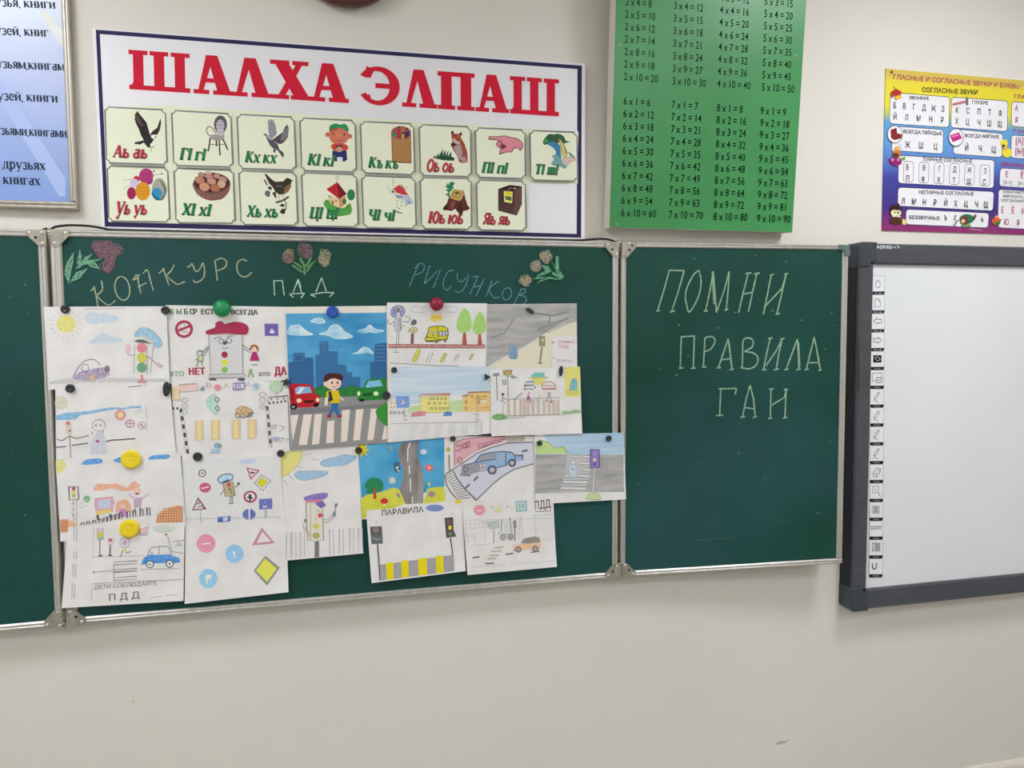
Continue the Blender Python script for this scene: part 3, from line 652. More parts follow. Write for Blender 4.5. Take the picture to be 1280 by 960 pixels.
def d_fish():
    a.p('#a9b2c4', "560 360 620 380 720 400 780 380 850 480 860 520 810 520 770 540 740 560 720 440 620 440"); a.p('#c03540', "545 300 640 235 700 270 780 385 700 385 600 350"); a.p('#c9c4c0', "540 300 580 310 600 350 580 385 530 365 520 330"); a.e('#2a2226', 553, 335, 16); a.p('#7d88a8', "600 390 700 400 690 430 600 425"); a.p('#9a7a78', "660 220 720 270 745 320 700 300"); a.p('#56648c', "760 460 800 490 812 522 785 505")
    for x, y in ((615, 475), (612, 520), (615, 570), (690, 460), (688, 500), (680, 545), (645, 590)): a.e('#7b7f60', x, y, 12, 9)
    a.l('#8a8c78', .4, "470 240 520 350"); a.l('#8a8c78', .4, "555 130 555 260"); a.e('#6a6c58', 553, 190, 8); a.e('#7c7e60', 768, 265, 8); a.l('#8a8c78', .4, "768 265 740 310"); a.p('#26221e', "590 635 620 628 640 645 700 650 690 660 640 658")
def d_hamster():
    a.p('#2b4a38', "285 600 330 545 320 600 380 520 370 580 440 460 430 560 470 480 480 570 520 470 510 580 560 500 560 580 610 600 600 640 500 640 420 630 340 610"); a.p('#96493a', "555 210 575 190 610 240 690 235 705 210 715 240 700 290 760 390 800 520 805 665 740 680 680 660 640 560 590 480 560 420 580 380 565 310")
    a.p('#b9a49c', "570 300 610 310 650 350 700 360 680 400 600 380"); a.p('#a2938c', "590 420 700 400 730 520 700 640 650 580"); a.e('#4a2c2a', 590, 400, 38, 30); a.e('#3a2624', 578, 215, 16, 22); a.e('#3a2624', 703, 240, 16, 26); a.e('#2a1a1a', 620, 262, 9); a.p('#a55a4a', "640 240 690 250 690 300 650 300"); a.p('#a88a8e', "690 600 760 570 800 660 740 680")
def d_stump():
    for q in ("520 380 530 260 575 150", "480 215 535 260", "485 270 530 300", "480 340 525 345", "500 180 530 240", "605 165 545 250", "590 235 535 290", "540 165 545 230"): a.l('#2a7a58', 2.2, q)
    a.p('#5e2f2a', "520 400 560 330 700 300 745 280 770 400 800 500 838 550 780 585 740 590 720 660 690 665 660 610 620 560 560 590 500 580 440 575 435 545 490 480"); a.p('#3a2220', "435 545 490 480 510 550 470 582 440 575"); a.p('#7d4438', "560 440 620 450 600 540 540 560"); a.p('#44261f', "640 560 700 420 730 590 700 650")
    a.p('#b69a58', "545 390 570 290 620 265 700 280 745 285 735 350 700 430 640 430 580 410", 1); a.o('#7d6434', .7, 640, 345, 58, 40); a.e('#3f321c', 645, 325, 32, 13); a.p('#b28a6a', "740 290 752 340 715 420 705 400"); a.p('#382220', "780 500 838 550 800 580")
def d_hand():
    a.p('#cf8490', "242 258 400 258 480 245 560 265 680 290 745 350 755 400 718 465 680 430 620 428 590 485 500 490 400 518 408 470 440 440 400 430 352 372 400 320 380 310 245 292", 0, '#6e3a44', .9)
    a.l('#7d2f48', 1.4, "410 315 435 340 440 370 480 390 500 400 470 430 435 440 420 390 440 372"); a.e('#6e1f3e', 462, 405, 26, 24); a.l('#9a5260', .6, "610 425 650 400")
def d_box():
    a.p('#4a3230', "385 225 480 190 560 165 740 185 740 450 665 622 610 610 385 550"); a.p('#2e1f20', "390 222 560 170 735 188 630 235 420 232"); a.p('#5d4642', "630 240 738 195 740 450 665 622 620 605"); a.rr('#d8d880', "470 255 602 265 592 440 475 418", 12); a.p('#c8c42a', "485 265 590 278 585 330 490 318"); a.p('#2a3a26', "490 328 585 345 583 405 492 380"); a.l('#a9c08a', .6, "495 350 580 375"); a.l('#a59a94', 1., "540 235 580 205"); a.e('#b9b3ae', 630, 215, 28, 8)
    for y in (470, 510, 550): a.l('#6e4c48', .6, [(390, y-10), (620, y+45)])
def d_fall():
    a.p('#2f5a3c', "335 270 350 240 380 200 430 160 500 165 560 155 640 190 680 260 740 275 690 290 640 300 540 280 440 290 400 310 350 320", 1); a.p('#3f7a9c', "390 310 440 275 520 270 590 330 600 420 610 520 560 545 520 480 530 420 480 360"); a.p('#7d8a4a', "560 230 600 240 660 330 700 440 690 510 640 520 610 420 590 330"); a.p('#c9b878', "582 252 600 258 640 330 690 490 640 505 620 400"); a.p('#5a4a30', "470 210 520 230 570 290 530 310 500 250")
    a.p('#6f9a98', "470 490 540 470 620 540 700 520 690 640 660 680 580 640 480 630 460 590 500 540", 1); a.p('#c6b0a4', "610 530 700 500 790 480 828 550 760 580 700 640 640 600", 1); a.p('#4f7f86', "700 420 770 460 820 540 740 480"); a.p('#4d8f57', "340 265 390 225 420 270 360 300")
CARDS = (
 ("131.7 133.8 206.7 138 208.8 205.8 133.3 203.3", 'Аь аь', RD, (130, 130), 130, 795, 640, 812, 130, d_eagle),
 ("134.6 207 209.6 210 212 277.5 136.3 276.2", 'Уь уь', RD, (130, 205), 165, 745, 635, 752, 135, d_yarn),
 ("215.3 138.3 288.7 143 290.8 209 217.4 206.7", 'ГI гI', GR, (212, 135), 145, 770, 530, 785, 125, d_chair),
 ("218.3 210.4 291.6 213 293.7 279 220.3 278.3", 'ХI хI', GR, (212, 205), 175, 760, 610, 775, 125, d_eggs),
 ("297 143.3 367.8 147.5 369.8 213 299 210.4", 'Кх кх', GR, (294, 140), 140, 750, 610, 768, 120, d_dove),
 ("299.4 213 369.8 216 372 281.8 301.5 280.5", 'Хь хь', GR, (294, 208), 165, 752, 630, 762, 122, None),
 ("375.4 148 443.8 151.7 445 215.4 377 213.3", 'КI кI', GR, (370, 145), 165, 732, 560, 752, 122, d_boy),
 ("377.5 215.8 445.4 218.8 447.5 283.8 379.6 282.5", 'ЦI цI', GR, (370, 210), 190, 752, 620, 762, 120, d_house),
 ("450.8 152.5 516.7 155.8 518 218.8 452.5 216.3", 'Къ къ', GR, (445, 145), 175, 772, 620, 790, 115, d_pencils),
 ("452.5 220 518.3 222.8 519.6 285.8 454.6 284.5", 'ЧI чI', GR, (445, 212), 165, 755, 570, 765, 115, d_fish),
 ("524 156.3 587.8 159.7 588.3 221.3 525.3 219.7", 'Оь оь', RD, (517, 148), 175, 795, 590, 808, 130, d_hamster),
 ("525.3 222.5 588.3 224 588.7 287 526.6 285.8", 'Юь юь', RD, (517, 215), 205, 765, 725, 775, 125, d_stump),
 ("594 160.4 655.4 163.8 655.8 224 595 222", 'ПI пI', GR, (590, 150), 130, 792, 515, 805, 115, d_hand),
 ("595.4 225.5 655.8 227.6 656.7 288.8 596.3 287.6", 'Яь яь', RD, (590, 218), 145, 748, 550, 755, 120, d_box),
 ("662 163.8 720.4 166.7 720.8 227 662.5 225.4", 'ТI mI', GR, (650, 155), 200, 752, 550, 765, 108, d_fall))
def d_thrush():
    K = '#38302c'
    a.p(K, "440 115 470 120 540 190 600 235 720 230 770 178 820 185 845 210 872 212 840 240 835 310 800 380 740 420 660 425 600 380 560 310 510 260"); a.p('#7d5c44', "760 300 830 260 815 360 760 410 720 400"); a.e('#1c1816', 815, 215, 9); a.l('#9a958c', .5, "620 300 700 300 740 330"); a.p('#4a443c', "700 300 740 320 700 340")
    a.p('#3d4038', "425 195 450 200 490 280 470 290"); a.p('#44484a', "490 300 550 310 550 360 500 350"); a.p('#5e5f60', "445 390 480 360 530 385 520 450 490 465 450 430"); a.p('#38382f', "555 400 610 380 620 490 590 460"); a.l(K, .5, "650 420 668 510"); a.l(K, .5, "690 425 735 480")
    a.l('#47403a', 2.2, "610 545 690 525 760 490 805 455"); a.l('#47403a', 1.2, "740 510 765 560 755 660"); a.p('#3c3d30', "660 590 710 560 750 585 715 615"); a.p('#3a3528', "665 690 700 640 755 640 750 700 720 722")
for c_ in CARDS: card(*c_[:-1], c_[-1] or d_thrush)
a.F(0, 0, 1)
for q in ("139 205.4 207 207.5 207 209 139 207", "222 208 289 210.5 289 212.5 222 210", "304 212 366 214.5 366 216 304 214", "382 214.6 441 216.6 441 218.6 382 216.6", "457.5 218 513 220 513 222.2 457.5 220", "529.5 220.8 584 222.2 584 223.8 529.5 222.8", "599.5 223.6 651.5 225.4 651.5 227.2 599.5 225.6"): a.p('#9b9c92', q)
a.build('printed_rule', banner)

# ------------------------------------------------------------------ green multiplication table
_q = Plane((0, -.052, 0)).at(870, 288); _ti = math.radians(4.5)
GP = Plane((0, -.052, _q.z), (1, 0, 0), (0, -math.sin(_ti), math.cos(_ti)))
gt = thing('multiplication_table', 'tall green multiplication table poster above the right wing of chalkboard', 'poster', (1.13, -.001, _q.z))
a = Art(GP)
gx0, gz0 = a.ab(761.5, 284.5); gx1 = a.ab(990.3, 290.8)[0]; gz1 = gz0+.90
b = MB(); b.rect(GP, gx0, gx1, gz0, gz1, -.045, -.0012, noise_mat('white_foam_panel', '#cbc5ba', '#d4cfc6', (6, 6, 6), .5, .3), .0008); b.build('panel', gt)
b = MB(); b.rect(GP, gx0+.001, gx1-.0005, gz0+.0008, gz1, -.0012, 0, noise_mat('green_print', '#3a824a', '#418c53', (3, 3, 3), .33, .4)); b.build('printed_sheet', gt)
DK = '#12351f'; a.F(750, 0, 3.2)
COLS = ((2, 779.4, 100.2, 780.9, 22, 781.5, 0), (3, 288, 337, 293, 36), (4, 468, 349, 478, 54), (5, 645, 360, 655.5, 70))
def column(n, rows, xa, ya, ia, xb, yb, ib, wd):
    for i in rows:
        t = (i-ia)/(ib-ia); a.t(DK, '%d x %d = %d' % (n, i, n*i), xa+(xb-xa)*t, ya+(yb-ya)*t, 31, wf=wd, bold=2)
    a.build('table_column', gt)
RW = range(1, 11)
for n, xa, ya, xb, yb in ((2, 100, 70, 95, 320), (3, 293, 86, 288, 338), (4, 477, 102, 468, 348), (5, 655, 68, 645, 362)):
    ia = 4 if n == 5 else 5
    column(n, RW, xa, ya, ia, xb, yb, 10, .76)
for n, xa, ya, xb, yb in ((6, 93, 418, 83, 865), (7, 285, 432, 273, 872), (8, 466, 445, 452, 880), (9, 640, 457, 626, 887)):
    column(n, RW, xa, ya, 1, xb, yb, 10, .76)
for u, v in ((774, 56), (995, 70), (770, 280)):
    b = MB(); b.lathe(GP, *GP.ab(u, v), 0, [(.0035, 0), (.003, .001), (.001, .0016)], mat('#9aa294', .35, .3), 10); b.build('screw', gt)

# ------------------------------------------------------------------ framed blue declension poster
QP = Plane((0, -.03, 0))
lp = thing('declension_poster', 'blue printed word poster in a silver frame, left edge of the picture', 'poster', (-.95, -.0005, QP.ab(95, 262)[1]))
a = Art(QP); qx1, qz0 = a.ab(95.3, 261.5); qx0 = qx1-.62; qz1 = qz0+.9; fw = .019
M_SIL = noise_mat('silver_frame', '#a59d92', '#b5aea4', (70, 70, 4), .35, .5, metal=.5)
for r4 in ((qx0, qx1, qz0, qz0+fw), (qx0, qx1, qz1-fw, qz1), (qx0, qx0+fw, qz0+fw, qz1-fw), (qx1-fw+.003, qx1, qz0+fw, qz1-fw)):
    b = MB(); b.rect(QP, *r4, -.0295, -.004, M_SIL, .003); h_ = r4[1]-r4[0] > r4[3]-r4[2]
    if h_: b.rect(QP, r4[0]+.002, r4[1]-.002, r4[2]+.010, r4[3]-.001, -.005, 0, M_SIL, .002)
    else: b.rect(QP, r4[0]+.004, r4[1]-.006, r4[2], r4[3], -.005, 0, M_SIL, .002)
    b.build('frame_rail', lp)
m = bpy.data.materials.new('blue_fade_print'); m.use_nodes = True; N = m.node_tree.nodes; L = m.node_tree.links; bs = N['Principled BSDF']
tc = N.new('ShaderNodeTexCoord'); sx = N.new('ShaderNodeSeparateXYZ'); mr = N.new('ShaderNodeMapRange'); rp = N.new('ShaderNodeValToRGB')
L.new(tc.outputs['Object'], sx.inputs[0]); L.new(sx.outputs[2], mr.inputs[0]); mr.inputs[1].default_value = 0; mr.inputs[2].default_value = .62
L.new(mr.outputs[0], rp.inputs[0]); L.new(rp.outputs[0], bs.inputs['Base Color']); bs.inputs['Roughness'].default_value = .3
e = rp.color_ramp.elements; e[0].position = 0; e[0].color = lin('#7592cc'); e[1].position = 1; e[1].color = lin('#cfd6dc')
for p_, c_ in ((.28, '#8fa3d2'), (.52, '#a9b5da'), (.75, '#bcc6da')): q = e.new(p_); q.color = lin(c_)
b = MB(); b.rect(QP, qx0+.012, qx1-.012, qz0+.012, qz1-.012, -.02, -.012, m); b.build('printed_sheet', lp)
a = Art(Plane((0, -.018, 0))); a.F(0, 0, 6.857)
ML = mat('#c9d4e6', .3); ML2 = mat('#b4c2e0', .3)
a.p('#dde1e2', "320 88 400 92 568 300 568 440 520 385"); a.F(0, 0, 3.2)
a.p('#a3b4dc', "0 312 262 715 262 786 238 786 0 402")
a.build('printed_stripe', lp); a.F(0, 0, 3.2); TX = '#252f44'
for txt, x1, y1, xh, n in (('друзья, книги', 224, 38, 26, 13), ('друзей, книг', 196, 150, 26, 12), ('друзьям,книгам', 260, 286, 26, 14), ('друзей, книги', 233, 413, 26, 13), ('друзьями,книгами', 269, 553, 26, 16), ('друзьях', 184, 684, 28, 7), ('книгах', 163, 745, 28, 6)):
    wch = {13: 22.6, 12: 22, 14: 23, 16: 20.6, 7: 24.8, 6: 25.2}[n]
    a.ts(TX, txt, x1-wch*n, y1-3-wch*n*.045, xh, x1, y1-3); a.build('lettering', lp)

# ------------------------------------------------------------------ phonics poster, right
PP = Plane((0, -.004, 0))
pp = thing('phonics_poster', 'bright yellow and blue poster of letters above the whiteboard', 'poster', (1.95, -.0005, PP.ab(1101, 288)[1]))
a = Art(PP); px0 = a.ab(1105, 187)[0]; pz1 = a.ab(1109.5, 86)[1]; pz0 = a.ab(1101, 288)[1]; px1 = px0+.74
m = bpy.data.materials.new('poster_gradient'); m.use_nodes = True; N = m.node_tree.nodes; L = m.node_tree.links; bs = N['Principled BSDF']
tc = N.new('ShaderNodeTexCoord'); sx = N.new('ShaderNodeSeparateXYZ'); mr = N.new('ShaderNodeMapRange'); rp = N.new('ShaderNodeValToRGB')
L.new(tc.outputs['Object'], sx.inputs[0]); L.new(sx.outputs[2], mr.inputs[0]); mr.inputs[2].default_value = pz1-pz0
L.new(mr.outputs[0], rp.inputs[0]); L.new(rp.outputs[0], bs.inputs['Base Color']); bs.inputs['Roughness'].default_value = .35
e = rp.color_ramp.elements; e[0].position = 0; e[0].color = lin('#8a2560'); e[1].position = 1; e[1].color = lin('#c9b23c')
for p_, c_ in ((.05, '#7a2a70'), (.14, '#3c2a78'), (.34, '#3a3f94'), (.42, '#4f6fb8'), (.56, '#5f93cc'), (.68, '#5a9ac8'), (.72, '#a9b868'), (.78, '#dcd030'), (.93, '#d8c838'), (.97, '#c9ae58')): q = e.new(p_); q.color = lin(c_)
b = MB(); b.rect(PP, px0, px1, pz0, pz1, -.0035, 0, m); b.build('printed_sheet', pp)
a.F(1080, 70, 4); WH = '#dcdade'; BK = '#1e1c24'; MG = '#a03058'; OL = '#27224a'
boxes = ("130 182 428 205 424 358 128 338", "438 205 720 225 716 378 434 358", "140 350 398 368 394 490 138 472", "450 365 695 388 690 508 446 490", "172 497 652 520 648 662 170 636", "170 656 650 678 645 775 168 750", "210 766 625 785 620 860 208 842", "738 228 1000 246 1000 372 736 352", "736 395 1000 412 1000 528 734 510", "680 560 1000 578 1000 672 676 652", "672 666 1000 684 1000 878 668 858")
for q in boxes: a.rr(WH, q, 18, OL, .7)
for x in (195, 272, 348, 425, 500, 577):
    y = 526+(x-195)*.048; a.rr(WH, [(x+4, y), (x+52, y+2), (x+50, y+106), (x, y+104)], 16, '#3c3a44', .5)
a.build('printed_box', pp)
for t, x0, y0, h, x1, y1, c, bd in (('ГЛАСНЫЕ И СОГЛАСНЫЕ ЗВУКИ И БУКВЫ', 143, 115, 24, 778, 165, MG, 1), ('СОГЛАСНЫЕ ЗВУКИ', 288, 180, 24, 570, 194, BK, 1), ('ЗВОНКИЕ', 224, 216, 16, 325, 220, BK, 1), ('ГЛУХИЕ', 538, 240, 18, 620, 244, BK, 1), ('ВСЕГДА ТВЁРДЫЕ', 195, 385, 17, 390, 396, BK, 1), ('ВСЕГДА МЯГКИЕ', 502, 406, 17, 675, 413, BK, 1), ('ПАРНЫЕ СОГЛАСНЫЕ', 294, 524, 18, 540, 535, BK, 1), ('НЕПАРНЫЕ СОГЛАСНЫЕ', 272, 689, 18, 548, 698, BK, 1), ('БЕЗЗВУЧНЫЕ', 224, 815, 18, 378, 820, BK, 1), ('ГЛАСНЫЕ ЗВУКИ', 748, 212, 20, 990, 228, MG, 1), ('ГЛАСНЫЕ ЗВУКИ', 746, 386, 20, 988, 402, MG, 1), ('ОБОЗНАЧАЮТ', 682, 550, 19, 880, 562, MG, 1), ('ОЗНАЧАЮТ', 692, 685, 13, 800, 690, BK, 1), ('МЯГКОСТЬ', 693, 707, 13, 796, 712, BK, 1), ('СОГЛАСНОГО', 684, 728, 13, 815, 734, BK, 1)):
    a.t(c, t, x0, y0, h, x1, y1, bd); a.build('heading_lettering', pp)
def row(s, xs, y0, sl, h, c=BK, wf=.74):
    for ch, x in zip(s, xs): a.t(c, ch, x, y0+(x-xs[0])*sl, h, wf=wf, bold=2)
    a.build('letter_row', pp)
row('БВГДЖЗ', (144, 192, 242, 288, 334, 386), 262, .07, 30); row('ЙЛМНР', (144, 202, 260, 322, 382), 318, .07, 30)
row('КСПТФ', (455, 508, 564, 618, 670), 285, .07, 30); row('ХЦЧШЩ', (453, 506, 564, 612, 664), 340, .07, 30)
row('ЖШЦ', (203, 270, 346), 458, .06, 31); row('ЙЧЩ', (502, 570, 634), 474, .06, 31)
row('БВГДЖЗ', (208, 290, 370, 442, 514, 596), 569, .05, 28); row('ПФКТШС', (208, 284, 364, 440, 510, 590), 625, .05, 28)
row('ЛМНРЙХЦЧЩ', (184, 236, 290, 345, 397, 448, 498, 552, 595), 740, .045, 30); row('ЪЬ', (396, 582), 822, .04, 26)
row('А', (752,), 274, 0, 28, MG); row('Я', (752,), 334, 0, 28, MG); row('ЕЁ', (704, 780), 604, .06, 28, MG); row('ЕЁИ', (682, 734, 784), 784, .06, 30, MG); row('ЮЯ', (696, 760), 845, .06, 30, MG)
a.t(MG, '[А]', 754, 438, 32, 795, 440); a.t(MG, '[Ы]', 752, 490, 32, 800, 492); a.t('#4a4850', '[й э]', 692, 640, 18, 738, 643); a.t('#4a4850', '[й о]', 766, 645, 18, 815, 648); row('ОИ', (806, 806), 280, 0, 28, MG); row('И', (806,), 338, 0, 28, MG); a.t('#c9a0b8', 'e', 514, 868, 8); a.l('#c9a0b8', .8, "526 866 588 872")
a.build('letter_row', pp)
a.p('#a8352e', "132 180 160 165 185 180 180 205 150 200 135 212"); a.l('#3a2520', .8, "145 152 155 175"); a.p('#d8b030', "148 205 178 195 187 208 160 222"); a.build('printed_bell', pp)
a.l('#c2808c', 2.6, "440 242 505 228"); a.l('#a04858', 1., "440 246 505 232"); a.rr('#6d6a70', "505 207 518 208 518 248 507 249", 5); a.build('printed_hammer', pp)
a.e(WH, 152, 392, 38, 43, 0, OL, .7); a.p('#7a2a2a', "130 370 160 360 162 388 188 392 184 412 150 422 132 412"); a.build('printed_boot', pp)
a.e(WH, 457, 408, 37, 44, 0, OL, .7); a.p('#b02a78', "425 398 470 382 488 412 440 432", 0); a.p('#d070a8', "432 400 468 388 470 400 440 410"); a.build('printed_pillow', pp)
a.e('#e0c838', 698, 438, 18, 20); a.e('#e8cc38', 712, 484, 24, 24); a.e('#3a2a20', 694, 450, 8, 6); a.p('#d8a838', "690 462 708 458 712 470 696 472"); a.build('printed_duckling', pp)
a.e('#b8743a', 162, 488, 20, 20); a.e('#5a2f20', 155, 497, 16, 10); a.p('#c8cce0', "178 440 192 462 172 472"); a.p('#dcdce6', "130 462 150 470 148 480"); a.e('#e0a040', 162, 462, 12, 10); a.p('#8a1f6a', "120 515 150 505 182 515 185 540 160 552 132 545"); a.p('#6a9a40', "180 510 205 505 200 522 185 524"); a.e('#d0a0c8', 140, 520, 6); a.e('#d0a0c8', 168, 520, 6); a.build('printed_bee', pp)
a.p('#3a2018', "128 760 150 745 175 755 185 775 180 800 132 800", 1); a.e('#e0e0c0', 148, 785, 17, 15); a.e('#e0e0c0', 168, 785, 15, 14); a.e('#b8b030', 150, 782, 8); a.e('#7a8028', 168, 784, 7); a.p('#c9c4b8', "135 798 182 800 170 815 145 812"); a.e('#4f2d1c', 155, 825, 30, 20); a.p('#d8c870', "188 815 206 820 206 845 188 842"); a.p('#3a2018', "165 735 176 742 172 760"); a.build('printed_owl', pp)
a.e('#2f6a50', 510, 815, 36, 24); a.e('#6a3a28', 498, 822, 20, 22); a.e('#c8b890', 492, 826, 10); a.p('#2a5a3a', "535 815 552 790 560 800 545 825"); a.p('#a04840', "545 795 560 798 550 808"); a.e('#6a8a5a', 508, 850, 24, 7); 
for x, y in ((455, 800), (450, 815), (455, 835), (448, 845), (462, 825)): a.e('#7a8a70', x, y, 5)
a.build('printed_fish', pp)
a.p('#c85830', "632 822 660 805 684 820 668 842 645 845"); a.p('#e08850', "645 808 660 795 672 812"); a.p('#3a7a30', "640 835 680 825 672 848"); a.build('printed_boat', pp)
a.F(1080, 70, 4); b = MB(); b.lathe(PP, *a.ab(137, 81), 0, [(.0045, 0), (.004, .003), (.002, .004)], mat('#4a4420', .4), 12); b.build('pin', pp)
# ------------------------------------------------------------------ interactive whiteboard
FP = Plane((0, -.062, 0))
wbt = thing('interactive_whiteboard', 'large white interactive whiteboard in a dark grey frame with a button strip', 'whiteboard', (2.45, -.001, FP.ab(1066, 762)[1]))
a = Art(FP); wx0 = a.ab(1070.5, 500)[0]; wz1 = a.ab(1085, 304)[1]; wz0 = a.ab(1075, 762.5)[1]; wx1 = wx0+1.62
rwl, rwt, rwb = .040, .055, .060
M_FR = noise_mat('grey_board_frame', '#42444a', '#494b52', (5, 40, 40), .42, .4); M_CP = noise_mat('dark_corner_cap', '#333940', '#3a4047', (9, 9, 9), .45, .4); M_SD = mat('#23282c', .5)
ix0, ix1, iz0, iz1 = a.ab(1089, 500)[0], wx1-.05, a.ab(1100, 735.5)[1], a.ab(1120, 330.5)[1]
def prof(p0, p1, inner, q):        # frame profile: flat face, rounded outer edge, step down to the screen
    b = MB(); b.slab(FP, q, -.061, 0, M_FR, .005); return b.build('frame_rail', wbt)
prof(0, 0, 0, [(wx0, iz0), (ix0, iz0), (ix0, iz1), (wx0, iz1)]); prof(0, 0, 0, [(ix1, iz0), (wx1, iz0), (wx1, iz1), (ix1, iz1)])
prof(0, 0, 0, [(ix0, iz1), (ix1, iz1), (ix1, wz1), (ix0, wz1)]); prof(0, 0, 0, [(ix0, wz0), (ix1, wz0), (ix1, iz0), (ix0, iz0)])
cl = .052
def cap(x, z, sx, sz, ch, cw):
    r = .014; P = []
    x_, z_ = x-sx*.004, z-sz*.004
    P = [(x_+sx*cw, z_), (x_+sx*cw, z+sz*(ch*.55)), (x_+sx*(cw*.93), z+sz*ch*.72), (x_+sx*cw*.8, z+sz*ch*.8), (x_+sx*cw*.66, z+sz*ch*.82), (x_+sx*cw*.66, z+sz*ch), (x_, z+sz*ch)]
    P += [(x_+sx*r*(1-math.cos(t)), z_+sz*r*(1-math.sin(t))) for t in (0, .4, .8, 1.2, 1.57)]
    b = MB(); b.slab(FP, P, -.0615, .004, M_CP, .003); b.build('corner_cap', wbt)
for x, sx in ((wx0, 1), (wx1, -1)):
    cap(x, wz0, sx, 1, .075, .066); cap(x, wz1, sx, -1, .075, .066)
M_SCR = noise_mat('white_screen', '#d3d6d7', '#d8dada', (2, 2, 2), .3, .4)
b = MB(); b.rect(FP, ix0-.004, ix1+.004, iz0-.004, iz1+.004, -.03, -.014, M_SCR); b.build('screen', wbt)
b = MB(); b.rect(FP, wx0-.0028, wx0+.001, wz0+.07, wz1-.07, -.061, -.012, M_SD, .001); b.build('side_trim', wbt)
SP = FP.shift(-.014); a = Art(SP); a.F(0, 0, 1)
LN = '#56585c'; TK = '#17181b'
yt = [345+i*23.55 for i in range(16)]
def button(i):
    y = yt[i]; x = 1088.7-(y-345)*3.1/373; w_ = 17.4-.4*i/16
    X = lambda q: x+q*w_; Y = lambda q: y+q*19.4
    a.rr('#dbdddd', [(X(0), Y(0)), (X(1), Y(0)), (X(.99), Y(1)), (X(-.01), Y(1))], 2, '#9a9c9e', .5)
    a.rr(TK, [(X(-.02), Y(1.01)), (X(1), Y(1)), (X(.96), Y(1.19)), (X(.02), Y(1.2))], .8); a.t('#c9c9c9', ('Mouse', 'New page', 'Previous page', 'Next page')[i], X(.2), Y(1.15), 2, X(.8), Y(1.14)) if i < 4 else a.l('#8f8f90', .7, [(X(.28), Y(1.1)), (X(.72), Y(1.1))])
    def L(w, *qs):
        for q in qs: a.l(LN, w, [(X(p[0]), Y(p[1])) for p in pairs(q)])
    def PG(c, q): a.p(c, [(X(p[0]), Y(p[1])) for p in pairs(q)])
    if i == 0: a.l(LN, .6, [(X(p[0]), Y(p[1])) for p in smooth_pts(pairs(".5 .28 .36 .38 .36 .66 .5 .76 .64 .66 .64 .38"), True)], True); L(.8, ".5 .2 .5 .28", ".5 .36 .5 .46")
    elif i == 1: L(.6, ".3 .25 .55 .25 .68 .42 .68 .78 .3 .78 .3 .25", ".55 .25 .55 .42 .68 .42")
    elif i == 2: L(.6, ".2 .48 .48 .28 .48 .38 .8 .38 .8 .6 .48 .6 .48 .7 .2 .48")
    elif i == 3: L(.6, ".8 .5 .52 .3 .52 .4 .2 .4 .2 .62 .52 .62 .52 .72 .8 .5")
    elif i == 4: PG(TK, ".2 .25 .8 .25 .8 .72 .2 .72"); a.l('#b9babb', .6, [(X(.3), Y(.4)), (X(.55), Y(.36)), (X(.72), Y(.52)), (X(.5), Y(.62)), (X(.3), Y(.4))])
    elif i == 5: L(.5, ".15 .18 .82 .18 .82 .68 .15 .68 .15 .18"); PG('#d5d7d8', ".45 .48 .86 .48 .86 .8 .45 .8"); L(.7, ".45 .48 .86 .48 .86 .8 .45 .8 .45 .48", ".52 .65 .8 .62")
    elif 6 <= i <= 9: L(.6, ".32 .52 .62 .2 .72 .26 .46 .6 .3 .68 .32 .52", ".3 .68 .28 .78 .45 .74 .6 .9"); L(1.1, ".3 .68 .36 .6")
    elif i == 10: L(.6, ".22 .62 .5 .24 .78 .28 .76 .5 .48 .82 .24 .76 .22 .62", ".22 .62 .48 .62 .78 .28", ".48 .62 .48 .82")
    elif i == 11: L(.5, ".22 .2 .66 .2 .66 .6 .22 .6 .22 .2"); L(.7, ".66 .62 .82 .9", ".36 .36 .5 .5")
    elif i == 12: PG('#a9abad', ".2 .22 .74 .22 .74 .74 .2 .74"); L(.6, ".34 .34 .6 .34", ".46 .34 .46 .62 .6 .62")
    elif i == 13: PG('#a4a6a8', ".08 .32 .9 .3 .88 .52 .08 .56"); a.l('#d5d7d8', .4, [(X(.1), Y(.42)), (X(.88), Y(.4))])
    elif i == 14: PG('#97999b', ".2 .18 .82 .18 .8 .74 .2 .74"); PG('#d5d7d8', ".26 .3 .4 .26 .4 .7 .36 .74")
    else: L(1.5, ".24 .28 .26 .6 .4 .68 .52 .6 .54 .26"); L(.5, ".74 .5 .78 .54")
    a.build('button', wbt)
for i in range(16): button(i)
a = Art(FP); a.F(0, 0, 1)
a.p('#d2d5da', "1096 308.6 1097.6 306.2 1099 308.8 1097.6 311.4"); a.l('#c9ccd2', .6, "1099 308.8 1100.5 308.8")
for q in ("1102.4 306.6 1101 306.6 1101 311 1102 311", "1103.2 306.6 1103.2 310.8", "1104.6 310.8 1104.6 306.8 1106.2 307.4 1106.6 309.4 1105.6 310.6", "1107.6 307 1108.6 310.8", "1109.6 310.6 1109.6 307 1111 307.2 1111.6 309 1110.8 310.6 1109.6 310.6", "1112.4 307.8 1114.8 307.8 1114.8 310.6 1112.4 310.6 1112.4 307.8", "1115.6 309.2 1118.6 309.2", "1119.6 307.6 1119.6 310.6", "1120.8 307.2 1122.4 307.4 1122.8 310.6", "1123.6 308.4 1124.6 310.4"): a.l('#c9ccd2', .8, q)
a.build('maker_lettering', wbt)
for k in range(26):
    y = 489-k*2.65; a.l('#36373c', 1.1 if k < 18 else .7, [(1071.6+k*.03, y), (1074.2-(.5 if k > 12 else 0)+k*.03, y)])
a.l('#36373c', .7, "1073 489 1073.6 422"); a.build('maker_lettering', wbt)
b = MB(); b.box((wx0+.2, -.04, wz0+.2), (wx0+.26, 0, wz0+.4), M_PLATE); b.build('wall_mount', wbt)
